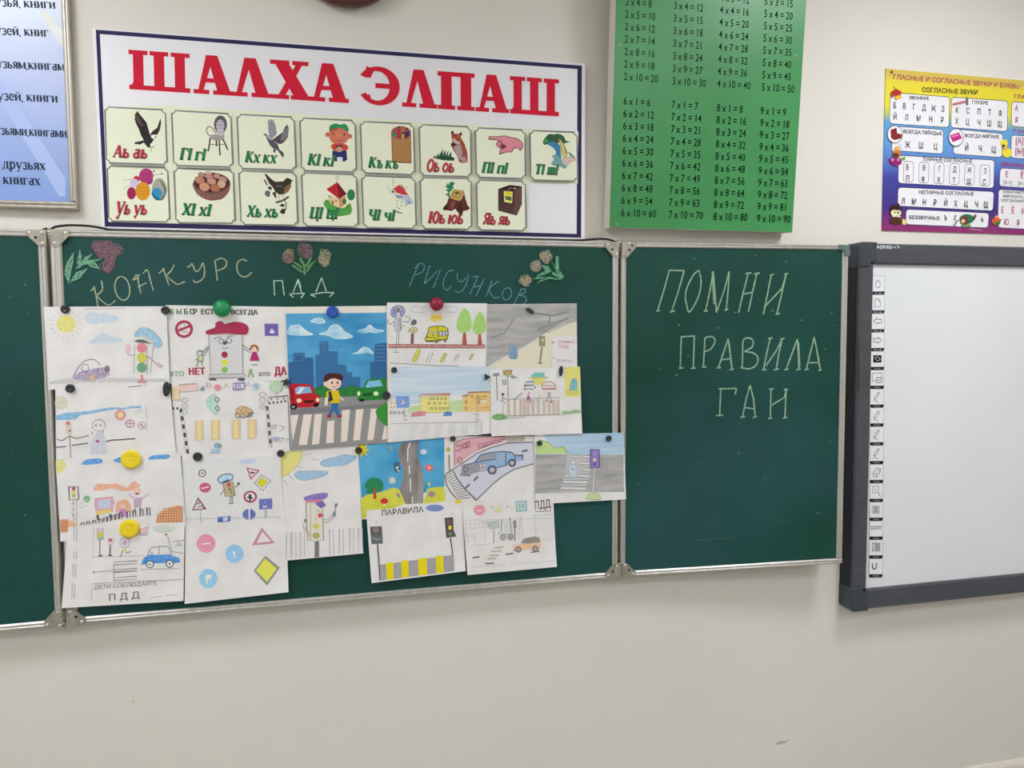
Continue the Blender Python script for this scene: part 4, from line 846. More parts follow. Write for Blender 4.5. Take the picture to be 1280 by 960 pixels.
# ------------------------------------------------------------------ the children's drawings on the chalkboard
LV = .0016
def sheet(quad, level, label, name='drawing_sheet', curl=0., ctop=0., m=None, white=None):
    global A_, S_o
    q = pairs(quad); d0 = SURF*0-.0+.0012+level*LV
    pl = Plane(BS.o, BS.ax); P = [pl.ab(*p) for p in q]
    d0 = max(d0, 0)+.0008
    # sheets that reach over the raised frame rail ride on top of it
    if any(p[0] < 64+22 or p[0] > 766 for p in q): d0 = max(d0, SURF+.0022+level*.0006)
    top = max(p[1] for p in P); bot = min(p[1] for p in P)
    cz = Curl(top, bot, curl, 7, ctop)
    S_o = thing('drawing', label, 'drawing', pl.w((P[2][0]+P[3][0])/2, bot, d0), 'children drawings pinned to the chalkboard')
    # the sheet itself: a thin slab, cut into strips where it bends
    import bmesh
    bm = bmesh.new(); o0 = S_o.location
    lo = [bm.verts.new((a, b, d0-.0004)) for a, b in P]; hi = [bm.verts.new((a, b, d0)) for a, b in P]
    bm.faces.new(lo); bm.faces.new(hi[::-1])
    for i in range(4): j = (i+1) % 4; bm.faces.new((lo[i], hi[i], hi[j], lo[j]))
    for b in cz.cuts: bmesh.ops.bisect_plane(bm, geom=bm.verts[:]+bm.edges[:]+bm.faces[:], plane_co=(0, b, 0), plane_no=(0, 1, 0), dist=1e-7)
    for v in bm.verts: a, b, d = v.co; v.co = pl.w(a, b, d+cz.h(a, b))-o0
    bmesh.ops.recalc_face_normals(bm, faces=bm.faces)
    me = bpy.data.meshes.new('paper'); bm.to_mesh(me); bm.free(); me.materials.append(m or M_PAPER); link('paper', me, S_o)
    A_ = Art(pl, d0, cz); A_.quad = q; return A_
def B_(n, label=None): return A_.build(n, S_o, label)
PG_ = '#8d8b8a'     # graphite line
def light(a, x, y, r, dy, cols=('#c46a72', '#c9c058', '#6fa070')):
    for i, c in enumerate(cols): a.e(c, x, y+i*dy, r, r)

# --- column 1
a = sheet("56 383.5 208.6 383 213 480 61.5 487", 0, 'pencil drawing of a yellow sun and purple car, top left corner of the display', ctop=.002).F(50, 375, 7.53)
for t in range(0, 360, 20):
    c, s = math.cos(math.radians(t)), math.sin(math.radians(t)); a.l('#aaa79c', .5, [(255+115*c, 230+100*s), (255+158*c, 230+138*s)])
a.e(pencil('#d3cc50', 30, .3), 255, 228, 90, 80); B_('drawn_sun')
for q in ("435 150 480 115 560 125 640 130 730 150 750 185 700 215 620 215 540 228 450 210", "470 390 540 350 600 305 680 345 770 360 780 385 720 405 640 400 560 412 490 410"): a.p(pencil('#b5c6d3', 20, .3), q, 1); B_('drawn_cloud')
a.l('#8f9296', .5, "430 85 820 82"); B_('written_name')
a.p(pencil('#a9a9a6', 10, .5), "90 790 110 765 240 735 500 725 900 735 1190 740 1190 770 900 772 500 775 200 785"); B_('drawn_road')
a.l('#8d7f92', 1.2, "320 725 380 620 440 570 520 560 580 615", sm=1); a.p(pencil('#8f7b9f', 60, .35), "320 735 400 670 480 655 560 635 640 640 665 690 640 720 560 740 460 755 380 755", 1); a.o('#84708f', .8, 435, 640, 32, 38)
a.e('#7b7477', 640, 648, 26, 32); a.e('#c8ab9a', 500, 730, 30, 30, 0, '#a08070', .6); a.l('#6b5a78', .7, "530 670 560 655 545 690 580 700"); a.l('#6b5a78', .7, "590 690 630 695"); B_('drawn_car')
a.p(pencil('#7fb0cc', 50, .25), "905 345 905 310 950 268 1000 262 1060 285 1120 340 1155 400 1140 440 1090 440 1060 390 1000 350 960 340", 1, '#7c95a5', .6); a.p('#c7c1b8', "955 340 985 330 1060 380 1070 410 1020 385"); a.p('#5f6c62', "888 390 930 372 980 372 1065 415 1000 405 930 400"); B_('drawn_cap')
a.ls(PG_, .6, "900 420 890 690", "1015 430 1015 705", "1075 430 1045 690"); light(a, 965, 450, 46, 92, ('#d2818c', '#c6c05c', '#6e9b7c'))
a.p(pencil('#cfa9ac', 30, .4), "800 440 850 410 865 450 840 510 820 500"); a.l('#b58f94', .8, "830 510 850 520 890 515"); a.l('#a8888c', 1.2, "1020 530 1050 550 1100 600"); a.p(pencil('#b89da2', 20, .3), "1080 590 1130 590 1170 625 1145 645 1100 615"); a.p('#c08f92', "925 780 925 755 955 745 955 700 975 700 985 745 1012 760 1010 780"); a.l('#8a8a90', .6, "835 815 960 805"); B_('drawn_traffic_light')

a = sheet("70.5 482.5 213 478 220.5 566 71.5 574", 1, 'pale pencil drawing of a girl under a blue sky band, beneath the sun drawing').F(60, 470, 8)
a.e('#c9c7b2', 140, 265, 60, 60, 0, '#a8a698', .5)
for t in range(0, 360, 40): c, s = math.cos(math.radians(t)), math.sin(math.radians(t)); a.l('#a9a7a0', .4, [(140+66*c, 265+66*s), (140+92*c, 265+86*s)])
a.e('#77766e', 118, 260, 4); a.e('#77766e', 150, 260, 4); B_('drawn_sun')
a.p(pencil('#68a4cc', 10, .25), "95 385 200 365 340 355 450 342 600 315 680 308 760 318 850 298 940 295 940 318 850 320 760 332 680 328 560 350 400 382 340 385 280 435 95 438"); B_('drawn_sky')
a.p('#cfc0b4', "180 450 210 440 245 460 258 560 240 580 195 575"); a.e('#c2707a', 212, 468, 18); a.e('#3f7a55', 228, 545, 10); a.l('#b0a898', 2, "228 580 238 810"); B_('drawn_traffic_light')
a.l('#8d8482', 1.6, "100 625 150 640 210 605 240 600 300 618 420 590", sm=1); a.l('#6d6a68', 1.6, "95 708 190 700"); a.l('#6d6a68', 1.6, "250 688 410 668"); a.l('#5a5856', 1.6, "590 652 650 635 700 635 760 630 880 622"); a.ls('#c0beba', .4, "230 720 420 705", "610 690 610 780", "650 680 650 780", "740 670 745 720", "780 670 810 700"); B_('drawn_street')
a.p(pencil('#b9bcc9', 70, .3), "500 545 560 545 590 640 600 780 430 785 440 660"); a.o('#a8a696', .7, 515, 490, 62, 55); a.l('#a8a696', .8, "450 520 470 450 520 430 570 450 595 520", sm=1); a.e('#5f5d58', 490, 490, 8, 10); a.e('#5f5d58', 535, 490, 8, 10); a.e('#a86a86', 505, 648, 20, 14); a.l('#5f5d68', 1, "450 550 455 575"); a.l('#5f5d68', 1, "560 540 565 560"); B_('drawn_girl')
a.e('#cf9a90', 732, 385, 54, 52, 0, '#b98a86', .5); a.e('#ddc59a', 735, 385, 28); a.o('#b07a9a', 1.1, 828, 472, 42, 38); a.l('#b07a9a', .9, "828 435 828 510"); a.l('#b07a9a', .9, "790 472 868 472"); a.o('#b58a90', .8, 945, 490, 36, 34); a.l('#8a6a80', 1.2, "930 475 965 510"); a.ls('#aaa8a4', .5, "870 350 950 335", "880 380 940 345", "990 300 1000 560"); B_('drawn_road_signs')
a.l('#85858a', .8, "810 105 950 97"); a.l('#c79aa8', .7, "960 96 1000 93"); B_('written_name')

a = sheet("71 574.5 226 563 233 657 77 676", 2, 'crayon drawing of a pink bus and girl, held by the upper yellow magnet').F(70, 560, 7.758)
a.p(pencil('#cfca5e', 30, .3), "12 118 60 112 100 130 108 165 90 205 45 238 14 225", 1); B_('drawn_sun')
for q in ("255 150 290 115 360 98 440 98 462 120 450 142 380 150 300 158", "565 115 610 88 670 90 680 135 610 135", "900 100 940 70 1030 60 1100 60 1112 80 1080 100 1000 102 940 108"): a.p(pencil('#4f8fd0', 15, .1), q, 1); B_('drawn_cloud')
a.p('#d5d3cf', "135 370 225 368 232 490 140 498", 0, '#6f6d6c', 1.2); light(a, 182, 388, 18, 34, ('#b84a68', '#cfc860', '#9ab065')); a.ls('#8a8886', .8, "180 500 185 810", "212 495 212 740", "150 535 200 525", "160 590 190 580", "165 620 190 690"); a.e(pencil('#6fa57c', 40, .2), 310, 487, 33, 33); a.ls('#9a9894', .5, "235 580 320 545", "235 560 270 510"); B_('drawn_traffic_light')
a.p(pencil('#dba183', 12, .15), "375 390 410 340 470 340 540 345 600 335 660 365 700 370 740 330 780 318 825 360 790 375 740 405 640 408 560 385 480 400 400 405", 1); B_('drawn_hair')
a.p(pencil('#cf8fa4', 60, .2), "382 480 560 462 575 520 560 610 400 625 385 560"); a.p('#b9c0d2', "412 500 535 485 540 575 425 585"); a.p('#d8c06a', "395 605 545 580 545 615 400 640"); a.p('#5f5148', "400 645 425 638 430 690 408 690"); a.p('#5f5148', "525 632 545 630 545 672 530 670"); B_('drawn_bus')
a.p(pencil('#d99a78', 80, .2), "590 610 600 520 650 495 700 500 735 560 730 610 690 600 640 600", 1); a.e('#e0b8a4', 655, 560, 30, 26); a.p('#b684bd', "625 600 660 575 690 600 695 655 620 665"); a.p('#b9a0b5', "765 490 850 480 830 560 760 570"); a.e('#deb7a6', 795, 405, 40, 34); a.p('#6f4f60', "770 435 820 425 810 442 785 445"); a.l('#c0a0b0', 1.4, "720 435 750 475 820 480 870 465 905 440"); a.l('#b08a95', 1.6, "775 570 778 625"); a.l('#b08a95', 1.6, "825 560 828 625"); B_('drawn_people')
for q in ("975 715 1000 640 1060 580 1160 550 1225 548 1240 712 1150 715", "48 680 130 680 230 740 130 755 120 810 55 812"):
    a.p(pencil('#dca57c', 90, .1), q)
for x in range(1000, 1240, 26): a.l('#a8683c', .7, [(x, max(555, 640-(x-1000)*.5)), (x-6, 712)])
for y in range(580, 712, 24): a.l('#a8683c', .7, [(max(985, 1060-(y-560)*1.2), y+4), (1236, y-4)])
for x in range(60, 130, 20): a.l('#b0744a', .7, [(x, 690), (x+4, 805)])
for y in range(700, 800, 22): a.l('#b0744a', .7, [(52, y), (130, y)])
B_('drawn_bushes')
for i, x in enumerate((255, 310, 370, 430, 475, 510, 550, 590, 625, 700, 755, 825, 890)):
    y = 742-i*8; h = 24+i*4.2; a.l('#5f5d62', 1., [(x, y), (x, y-h), (x+26, y-h-3), (x+28, y-3)])
B_('drawn_fence')

a = sheet("86 657.5 231.5 653.5 230.6 748.5 79.4 757.5", 3, 'pencil drawing of a blue car and small traffic lights, bottom left corner of the display', curl=.007).F(75, 645, 8)
a.ls(PG_, .5, "345 100 345 400 850 385", "615 185 890 180 890 70", "345 100 350 90"); B_('drawn_pavement')
a.p('#bfc0b4', "385 115 440 110 445 225 385 225", 0, '#b58aa8', .6); a.e('#d6b2c6', 410, 125, 20, 14); a.p('#b7c83e', "392 150 432 148 430 200 390 205"); a.p('#7fae9a', "390 205 440 205 420 235 400 235"); a.l('#77777a', 1.3, "410 235 408 380"); a.p('#6d6d70', "385 390 410 372 442 380 425 400"); a.p('#d8c3cf', "490 215 545 215 535 275 495 275", 0, '#c79aac', .6); a.e('#b84a72', 515, 232, 16); a.l('#5f5f63', 1.6, "513 280 512 380"); a.e('#5f5f63', 512, 382, 24, 8); B_('drawn_traffic_lights')
a.o('#a58ab0', .8, 658, 255, 48, 50); a.e('#b8a0c0', 658, 258, 26, 22); a.p('#d3cc84', "630 310 680 310 675 345 630 345"); a.l('#7d7b7c', 1.1, "635 340 615 400"); a.l('#7d7b7c', 1.1, "665 345 680 360 718 342"); B_('drawn_child')
a.p(pencil('#3f86cc', 20, .05), "820 470 850 405 900 375 1000 378 1110 370 1150 390 1205 410 1210 450 1150 460 1060 455 940 460", 0); a.l('#77797c', .9, "885 385 920 310 1000 295 1090 300 1125 370", sm=1); a.ls('#77797c', .8, "1000 298 1000 375", "915 345 940 372"); 
for x, y in ((910, 470), (1105, 465)): a.e('#d8d6d5', x, y, 36, 34, 0, '#5d5d60', 1.2); a.e('#4a4a4c', x, y, 9)
a.l('#8f8d90', .6, "820 470 870 470"); B_('drawn_car')
for y in (440, 515, 593): a.l(PG_, .7, [(552, y+8), (782, y-6), (780, y+22), (552, y+36)], True)
a.ls(PG_, .7, "550 470 550 640", "345 548 545 532", "545 540 780 530", "815 520 1200 510", "330 820 340 660 1235 618"); a.e('#77777a', 352, 548, 9)
for y0, y1, x in ((95, 240, 155), (345, 410, 155), (465, 595, 148), (660, 800, 140)): a.l('#aaa8a8', .6, [(x, y0), (x+26, y0), (x+22, y1), (x-4, y1)], True)
B_('drawn_crossing')
a.t('#77757a', 'ДЕТИ СОБЛЮДАЙТЕ', 355, 715, 40, 985, 672); B_('written_words'); a.t('#55535a', 'П Д Д', 500, 830, 66, 815, 798); B_('written_words'); a.l('#8f8d92', .5, "905 805 960 790 1030 780"); a.l('#8f8d92', .5, "1065 775 1120 770 1190 765"); B_('written_name')
a.p(pencil('#b9c4b4', 10, .4), "930 110 1000 80 1100 85 1160 110 1080 150 1000 150", 1); a.e('#4f4d4c', 1070, 175, 10); a.ls('#8f8d8c', .7, "1085 190 1110 280 1130 345", "1130 345 1240 360"); a.p('#a9bcb0', "1155 290 1200 255 1240 290"); 
for i in range(4): a.e('#7d6a60', 1150+i*28, 245-i*4, 7)
a.p('#e0b8b8', "810 120 880 100 870 165 810 165", 0, '#b07a88', .5); B_('drawn_trees')

# --- column 2
a = sheet("207 381.5 357.4 383.5 361 476 210 480", 0, 'drawing of a large traffic light figure in a dark red cap, under the green magnet', ctop=.002).F(200, 375, 7.758)
for ch, x, c in zip('ВЫБОР', (95, 160, 235, 290, 325), ('#7d9e66', '#6e7f62', '#5f6b58', '#5f6b58', '#5f6b58')): a.t(c, ch, x, 138, 52, wf=.82, bold=3)
a.t('#6a6660', 'ЕСТЬ', 398, 138, 50, 570, 138, 3); B_('written_word'); B_('written_word'); a.t('#6a6c66', 'ВСЕГДА', 690, 140, 46, 950, 140, 3); B_('written_word')
a.t('#98a58a', 'ЭТО', 92, 740, 48, 240, 738, 3); B_('written_word'); a.t('#a83a50', 'НЕТ', 280, 726, 66, 442, 720, 3); B_('written_word'); a.t('#8fae78', 'А', 852, 748, 78, 915, 748, 3); B_('written_word'); a.t('#8b8a78', 'ЭТО', 955, 740, 38, 1072, 735, 3); B_('written_word'); a.t('#a83848', 'ДА', 1112, 728, 78, 1230, 722, 3); B_('written_word')
a.e('#d2cfce', 235, 282, 84, 84); a.o('#a83c55', 3.4, 235, 282, 74, 73); a.o('#8a8890', .7, 222, 255, 24, 28); a.p('#b5b3b2', "215 300 270 290 270 320 220 325"); a.p('#a83c55', "175 285 305 235 312 258 182 310"); B_('drawn_no_entry_sign')
a.p('#6f5fa3', "1015 230 1145 230 1148 346 1018 346"); a.p('#cfcad8', "1060 322 1080 275 1110 300 1112 325"); B_('drawn_crossing_sign')
a.p('#cac9ca', "475 335 800 335 805 715 492 720", 0, PG_, .9); a.p('#bfbec0', "470 725 815 715 835 735 820 752 475 755", 0, PG_, .7); a.e('#5a585a', 512, 772, 38, 14); a.e('#5a585a', 790, 770, 38, 14); light(a, 628, 530, 31, 74, ('#99304a', '#cfcf3c', '#86b35a')); B_('drawn_traffic_light')
a.p('#a03550', "445 305 470 290 535 265 540 225 580 203 615 215 630 232 720 212 800 220 850 250 862 290 840 335 790 335 650 325 540 330 480 335 450 330", 1); B_('drawn_cap')
for q in ("525 380 555 362 600 360", "645 362 680 352 720 348", "605 465 635 470 665 458"): a.l('#4a4a50', .8, q, sm=1)
a.o('#55555a', .8, 600, 402, 32, 22, 20); a.o('#55555a', .8, 668, 395, 28, 26); a.p('#4f4f55', "600 388 630 410 665 388 640 435 622 435"); B_('drawn_face')
a.ls('#6e6d70', .9, "470 445 405 515", "480 455 420 540", "800 435 885 490", "805 470 880 510"); B_('drawn_arms')
a.o('#6e7068', .9, 385, 515, 24, 24); a.l('#5b5d58', 1., "360 500 385 488 415 500"); a.p('#b9c4a0', "375 540 415 535 420 590 370 590", 0, '#74785f', .6); a.ls('#74786a', .9, "375 560 345 585", "375 590 355 640", "405 590 412 640"); a.p('#a9346f', "900 500 935 500 965 588 870 588"); a.e('#e3c9b8', 915, 480, 26, 22); a.p('#a8672f', "872 470 885 440 925 432 955 455 955 500 940 480 920 450 890 470 880 490", 1); a.l('#6e6d70', .8, "895 628 945 624"); B_('drawn_children')

a = sheet("214.5 474.5 361.5 477.5 364 564 218 570", 1, 'pencil drawing of a street with striped kerbs and four yellow crossing bars').F(205, 465, 7.758)
for i in range(11): a.p('#4f4a4a' if i % 2 == 0 else '#dbd9d8', [(150+i*6.5, 350+i*40), (175+i*6.5, 350+i*40), (181+i*6.5, 388+i*40), (156+i*6.5, 388+i*40)], 0, '#6a6664', .4)
for i in range(4): a.p('#4f4a4a' if i % 2 == 0 else '#dbd9d8', [(82+i*20, 340), (102+i*20, 340), (102+i*20, 362), (82+i*20, 362)])
for i in range(10): a.p('#6b5152' if i % 2 == 0 else '#dbd9d8', [(990+i*3.5, 330+i*40), (1012+i*3.5, 330+i*40), (1016+i*3.5, 370+i*40), (994+i*3.5, 370+i*40)], 0, '#7a6464', .4)
for i in range(10): a.p('#6b5152' if i % 2 == 0 else '#dbd9d8', [(1015+i*19, 312-i*2.5), (1034+i*19, 310-i*2.5), (1034+i*19, 290-i*2.5), (1015+i*19, 292-i*2.5)])
a.l('#6f5f60', .8, "1012 290 1012 245 1200 228 1205 300"); 
for x in (1042, 1102, 1160): a.e('#8f7f70', x, 262-(x-1042)*.06, 10)
a.l('#8d8b8a', .8, "82 345 98 745"); a.l('#77757a', .9, "1205 300 1225 760"); B_('drawn_kerb')
for x, y in ((300, 470), (458, 465), (655, 458), (810, 455)):
    a.p(pencil('#d8c398', 0, .05), [(x, y), (x+85, y-2), (x+86, y+185), (x+2, y+188)]); a.p('#dccb8a', [(x+32, y), (x+56, y), (x+56, y+186), (x+32, y+186)]); a.l('#cda98a', .8, [(x+14, y+2), (x+15, y+184)]); a.l('#cda98a', .8, [(x+74, y+2), (x+74, y+182)])
B_('drawn_crossing')
a.p(pencil('#a9cfc4', 80, .2), "412 290 440 240 490 210 510 225 500 250 520 330 505 360 525 400 500 405 450 360 420 320", 0, '#8aa8a0', .6); a.l('#86a59c', .6, "420 290 460 280"); a.l('#86a59c', .6, "455 240 460 340")
for x, y in ((515, 265), (520, 350)): a.e('#d8d6d5', x, y, 19, 18, 0, '#4f4f55', 1.)
B_('drawn_car', 'pale green car')
a.p(pencil('#cba77c', 10, .1), "695 410 705 360 740 332 800 335 850 365 868 395 840 425 700 432", 0, '#8a7358', .7); a.o('#8a7358', .6, 725, 375, 22, 20); a.o('#8a7358', .6, 780, 368, 26, 22); a.p('#77777a', "820 390 868 385 850 430 800 438")
for x in (715, 768): a.e('#d8d6d5', x, 422, 18, 17, 0, '#5d4f45', 1.)
B_('drawn_car', 'tan car')
a.p(pencil('#9cb9cc', 20, .1), "440 775 470 745 545 735 545 780 450 782"); a.p('#86a9be', "500 690 540 690 562 712 545 728 490 725", 0, '#7a93a5', .6); a.o('#66727c', .7, 542, 710, 12); B_('drawn_car', 'small blue car')
a.p(pencil('#ddb8b4', 5, .25), "150 128 325 110 322 175 160 190"); a.p('#b9938f', "150 118 320 105 320 118 150 130"); a.p(pencil('#dfc49c', 5, .2), "80 140 150 135 155 270 82 265"); a.p('#6f8a88', "345 178 380 130 400 175"); a.l('#8f8d90', .8, "420 150 420 110 450 108 452 150"); a.e('#d68a92', 522, 148, 34, 30); a.ls('#b0a878', .8, "580 160 605 115 630 155", "605 105 605 125"); a.p('#d2cdd8', "672 108 782 104 780 162 672 165", 0, '#7f78a8', 1.2); a.t('#77709f', 'РА!', 690, 155, 40, 765, 152, 1); a.l('#a58f90', .7, "795 140 820 95 840 140"); a.e('#a3bccb', 895, 135, 32, 32); a.l('#7d96a5', .8, "880 120 910 150"); B_('drawn_road_signs')
for x, y in ((205, 270), (955, 215)):
    for k, c in enumerate(('#a8959a', '#a9a58f', '#a5ab98')): a.o(c, .8, x, y+k*58, 32-4*k, 22)
a.e(pencil('#a9c4a4', 45, .2), 1088, 138, 60, 62); a.l('#98a890', .8, "1090 195 1090 235"); a.ls('#a08f8f', .7, "1035 520 1095 515 1085 545 1040 545", "1115 505 1170 540 1130 570"); a.e(pencil('#a9a3c4', 30, .2), 1090, 645, 38, 25); a.ls('#8f8d9c', .7, "1120 640 1160 635 1150 665 1120 675", "1180 640 1212 655 1185 670"); B_('drawn_trees')

a = sheet("227 568.5 350.5 563 355 647 231.5 657", 2, 'drawing of eight road signs around a small policeman traffic light in a blue cap').F(225, 560, 9.14)
a.p(pencil('#cbcbcc', 30, .6), "30 130 500 115 1130 90 1140 540 1160 780 600 820 60 860 30 400"); B_('pencil_shading')
a.p(pencil('#c3ccd4', 30, .45), "320 130 420 125 540 110 480 185 440 150 340 165"); B_('drawn_cloud'); a.p(pencil('#b4bdd8', 20, .3), "670 150 760 125 880 120 840 170 720 185"); B_('drawn_cloud')
a.e('#d8d6d8', 258, 285, 38, 38, 0, '#5a4a58', 1.2); a.ls('#6a5a68', .8, "240 270 275 300", "275 270 245 300"); B_('drawn_road_sign')
a.e('#c05a70', 290, 448, 66, 56); a.l('#dcd5d6', 1.6, "248 458 330 440"); B_('drawn_road_sign', 'red no-entry sign')
a.p('#d6cccd', "210 570 295 690 152 702", 0, '#7a4550', 1.5); a.ls('#5a3a42', .9, "195 640 230 610 225 640", "200 670 260 655", "250 660 280 690"); a.ls('#8f8d8c', .7, "235 710 238 800", "245 805 250 855"); B_('drawn_road_sign', 'triangular warning sign on a post')
a.p('#d8cfd0', "772 225 900 255 812 350", 0, '#b8606c', 1.6); a.p('#4f4a4c', "805 265 865 270 850 285 810 290"); B_('drawn_road_sign')
a.p('#d8d7d2', "935 305 1040 372 945 482 852 395", 0, '#77778a', .9); a.p('#d0c62c', "935 335 1005 378 940 445 882 398", 0, '#8a8a5a', .5); B_('drawn_road_sign', 'yellow diamond sign')
a.e('#d8d2d3', 805, 552, 66, 58, 0, '#a8505e', 2.4); a.p('#2f2b30', "785 520 820 530 812 550 850 575 815 572 810 600 795 600 795 570 760 560 790 548"); B_('drawn_road_sign')
a.p('#6a72b4', "905 580 1055 570 1055 688 905 698"); a.p('#b9bcd8', "945 680 972 600 1000 660 990 675"); a.p('#2a3a30', "960 655 975 610 988 650"); a.ls('#9a98a4', .7, "975 700 975 800", "990 700 990 795"); B_('drawn_road_sign', 'blue square crossing sign')
a.e('#6470b4', 792, 752, 74, 62); a.p('#dcdce8', "785 690 802 690 802 812 785 812"); B_('drawn_road_sign', 'blue round sign')
a.p('#5062b0', "432 785 578 770 578 830 435 845"); a.p('#c3ccdc', "495 785 560 780 540 825 495 832"); B_('drawn_road_sign')
a.p(pencil('#a9c8dc', 30, .1), "440 370 445 335 500 300 570 292 605 310 600 350 560 370 500 385 470 398", 1, '#3f5a6e', 1.1); a.p('#4a5a66', "490 380 555 350 575 365 510 392"); a.p('#b5a88a', "495 395 605 378 630 540 520 548", 0, '#7a7466', .8); a.p('#b0484f', "540 398 580 395 582 432 545 438"); a.e('#8a7a40', 572, 465, 18); a.e('#7a8a50', 590, 502, 18, 14); a.ls('#77756f', 1., "625 445 660 425 668 405", "520 450 480 510", "455 525 485 520", "575 545 580 620", "595 545 605 625", "558 628 612 628"); a.e('#5a5853', 672, 402, 14); B_('drawn_policeman')
a.l('#a8a6a8', .6, "60 805 1150 780"); B_('drawn_kerb')

a = sheet("232 656.5 357.5 646 361 738 232 752.5", 3, 'drawing of five large plain road signs on white paper, bottom row', curl=.009).F(225, 640, 8)
a.e(pencil('#d98aa0', 30, .1), 265, 308, 94, 94); a.l('#e6dfe0', 1.4, "220 315 310 306"); B_('drawn_road_sign', 'pink no-entry sign')
a.e(pencil('#86b9dc', 50, .1), 548, 410, 92, 92); a.l('#e4e4e2', 1.4, "548 390 548 445"); a.l('#e4e4e2', 1.2, "535 405 545 388 555 400"); B_('drawn_road_sign', 'light blue round sign with an arrow')
a.e(pencil('#86bcdc', 40, .1), 288, 652, 92, 94); a.p('#dedcc8', "265 620 318 612 320 652 282 660 280 702 265 705"); B_('drawn_road_sign', 'light blue round parking sign')
a.p('#c08a94', "820 148 950 305 722 328"); a.p('#d6d2d2', "825 190 912 285 768 305"); B_('drawn_road_sign', 'pink triangle')
a.p('#8f8e88', "855 428 1000 545 875 722 738 578"); a.p('#d6d65c', "853 455 970 555 875 685 762 575"); B_('drawn_road_sign', 'yellow diamond')

# --- the painting and the policeman
a = sheet("356.4 383.6 485 382.3 486 552 364.5 563", 2, 'bright poster painting of a boy in a yellow shirt crossing a zebra crossing', m=noise_mat('cream_paper', '#d8d0c8', '#ddd6cf', (14, 14, 14), .75, .15)).F(350, 375, 4.8)
SKY = noise_mat('painted_sky', '#2f7fb4', '#5aa5cc', (6, 6, 22), .5, .3, .3, .7)
a.p(SKY, "35 82 638 76 640 560 55 560"); 
for q in ("45 205 60 160 110 150 150 180 200 208 120 215", "180 130 205 112 250 112 270 135 220 140", "230 205 290 180 310 155 345 150 380 180 440 220 380 235 320 230 290 215", "465 185 520 165 540 150 570 175 625 185 580 200 540 195 500 200", "425 325 470 305 500 285 530 290 560 322 520 318 480 322"):
    a.p(noise_mat('painted_cloud', '#7fb6d6', '#c9dde6', (30, 30, 30), .5, .3), q, 1); a.l('#dfe6ea', .9, pairs(q)[1:5], sm=1)
B_('painted_sky')
a.p('#34628f', "50 375 80 370 82 318 148 316 150 345 200 345 204 530 52 530"); a.p('#3a6b98', "212 330 238 325 236 250 288 248 292 308 344 306 346 385 398 390 402 430 432 432 434 460 480 462 482 545 216 545"); a.p('#34628f', "540 372 566 368 566 268 600 258 640 255 640 500 542 500")
for x in range(580, 635, 14):
    for y in range(275, 370, 22): a.e('#8fb0cc', x, y, 2.6)
for q in ("88 330 142 330 142 365 90 365",): a.l('#5f8ab0', .5, q, True)
a.l('#5f8ab0', .6, "244 260 284 260"); a.l('#5f8ab0', .6, "260 250 262 320"); B_('painted_buildings')
for x, y, r in ((225, 560, 34), (260, 548, 36), (375, 560, 34), (430, 550, 38), (475, 560, 34)): a.e('#2f7a3a', x, y, r, r, 0, '#1f5a2c', .7)
B_('painted_bushes')
a.p('#8a8988', "60 590 640 570 640 855 72 898"); a.p('#77767a', "60 655 640 620 640 640 62 690"); B_('painted_road')
for q in ("65 690 112 686 78 845 70 780", "142 686 192 684 162 868 112 868", "208 684 252 682 235 862 192 866", "285 725 326 720 322 855 276 858", "372 660 420 656 402 845 364 850", "456 656 500 652 478 838 438 842", "545 652 580 650 578 700 560 836 522 842", "628 745 640 752 640 832 610 836"): a.p('#dccfc6', q)
B_('painted_crossing')
a.p('#b5232c', "55 510 90 500 180 505 200 525 205 560 240 575 238 625 220 640 100 645 62 630"); a.p('#7fa9cc', "90 530 110 518 180 520 192 555 95 565"); a.p('#d5e2ea', "125 522 150 522 120 562 100 562"); a.p('#8f1c26', "60 515 82 540 85 610 62 600"); a.p('#3c1418', "145 602 202 598 200 615 148 618"); a.e('#e8d8b8', 115, 602, 15, 13); a.e('#e8d8b8', 226, 598, 11, 13); a.e('#1c1a1c', 82, 638, 22, 20); a.e('#1c1a1c', 216, 628, 16, 14); a.e('#8f8d8c', 80, 640, 9); B_('painted_car', 'red car')
a.p('#2a7a36', "462 600 470 545 500 520 520 480 560 470 640 468 640 590 560 600 490 602"); a.p('#7fb4d0', "510 520 530 485 600 480 615 515 520 525"); a.p('#1a4a24', "495 560 550 555 552 570 498 575"); a.e('#d8e0b8', 472, 560, 9, 14); a.e('#d8e0b8', 575, 560, 15, 13); a.e('#1c1a1c', 490, 600, 18, 8); B_('painted_car', 'green car')
a.p('#3c8a36', "575 660 610 630 642 620 644 752 600 720 578 690", 1); B_('painted_hedge')
a.p('#35454f', "262 590 280 575 300 560 300 610 265 605"); a.p('#d0b322', "278 550 300 540 350 540 360 580 358 615 300 620 305 580 275 580"); a.p('#2c313a', "290 550 305 545 318 600 298 608"); a.p('#2f66a0', "306 620 352 618 345 650 360 685 340 690 325 655 305 690 288 685 310 650"); a.p('#e8cdbc', "268 585 290 580 285 630 268 632"); a.p('#e8cdbc', "352 575 365 580 388 600 372 602"); a.p('#9a3038', "285 685 310 690 305 705 282 702"); a.p('#9a3038', "340 690 372 685 370 700 345 706")
a.e('#e6c3ae', 318, 498, 50, 38); a.e('#e6c3ae', 270, 503, 10, 14); a.p('#4a2628', "262 480 272 450 310 438 372 448 375 475 365 482 330 470 300 475 275 490", 1); a.e('#1c1418', 312, 495, 5, 8); a.e('#1c1418', 345, 495, 5, 8); a.l('#a03a3a', .8, "315 520 330 522 342 515"); a.e('#d8a090', 352, 510, 8, 5); a.p('#e6c3ae', "310 530 335 530 332 545 314 545"); B_('painted_boy')

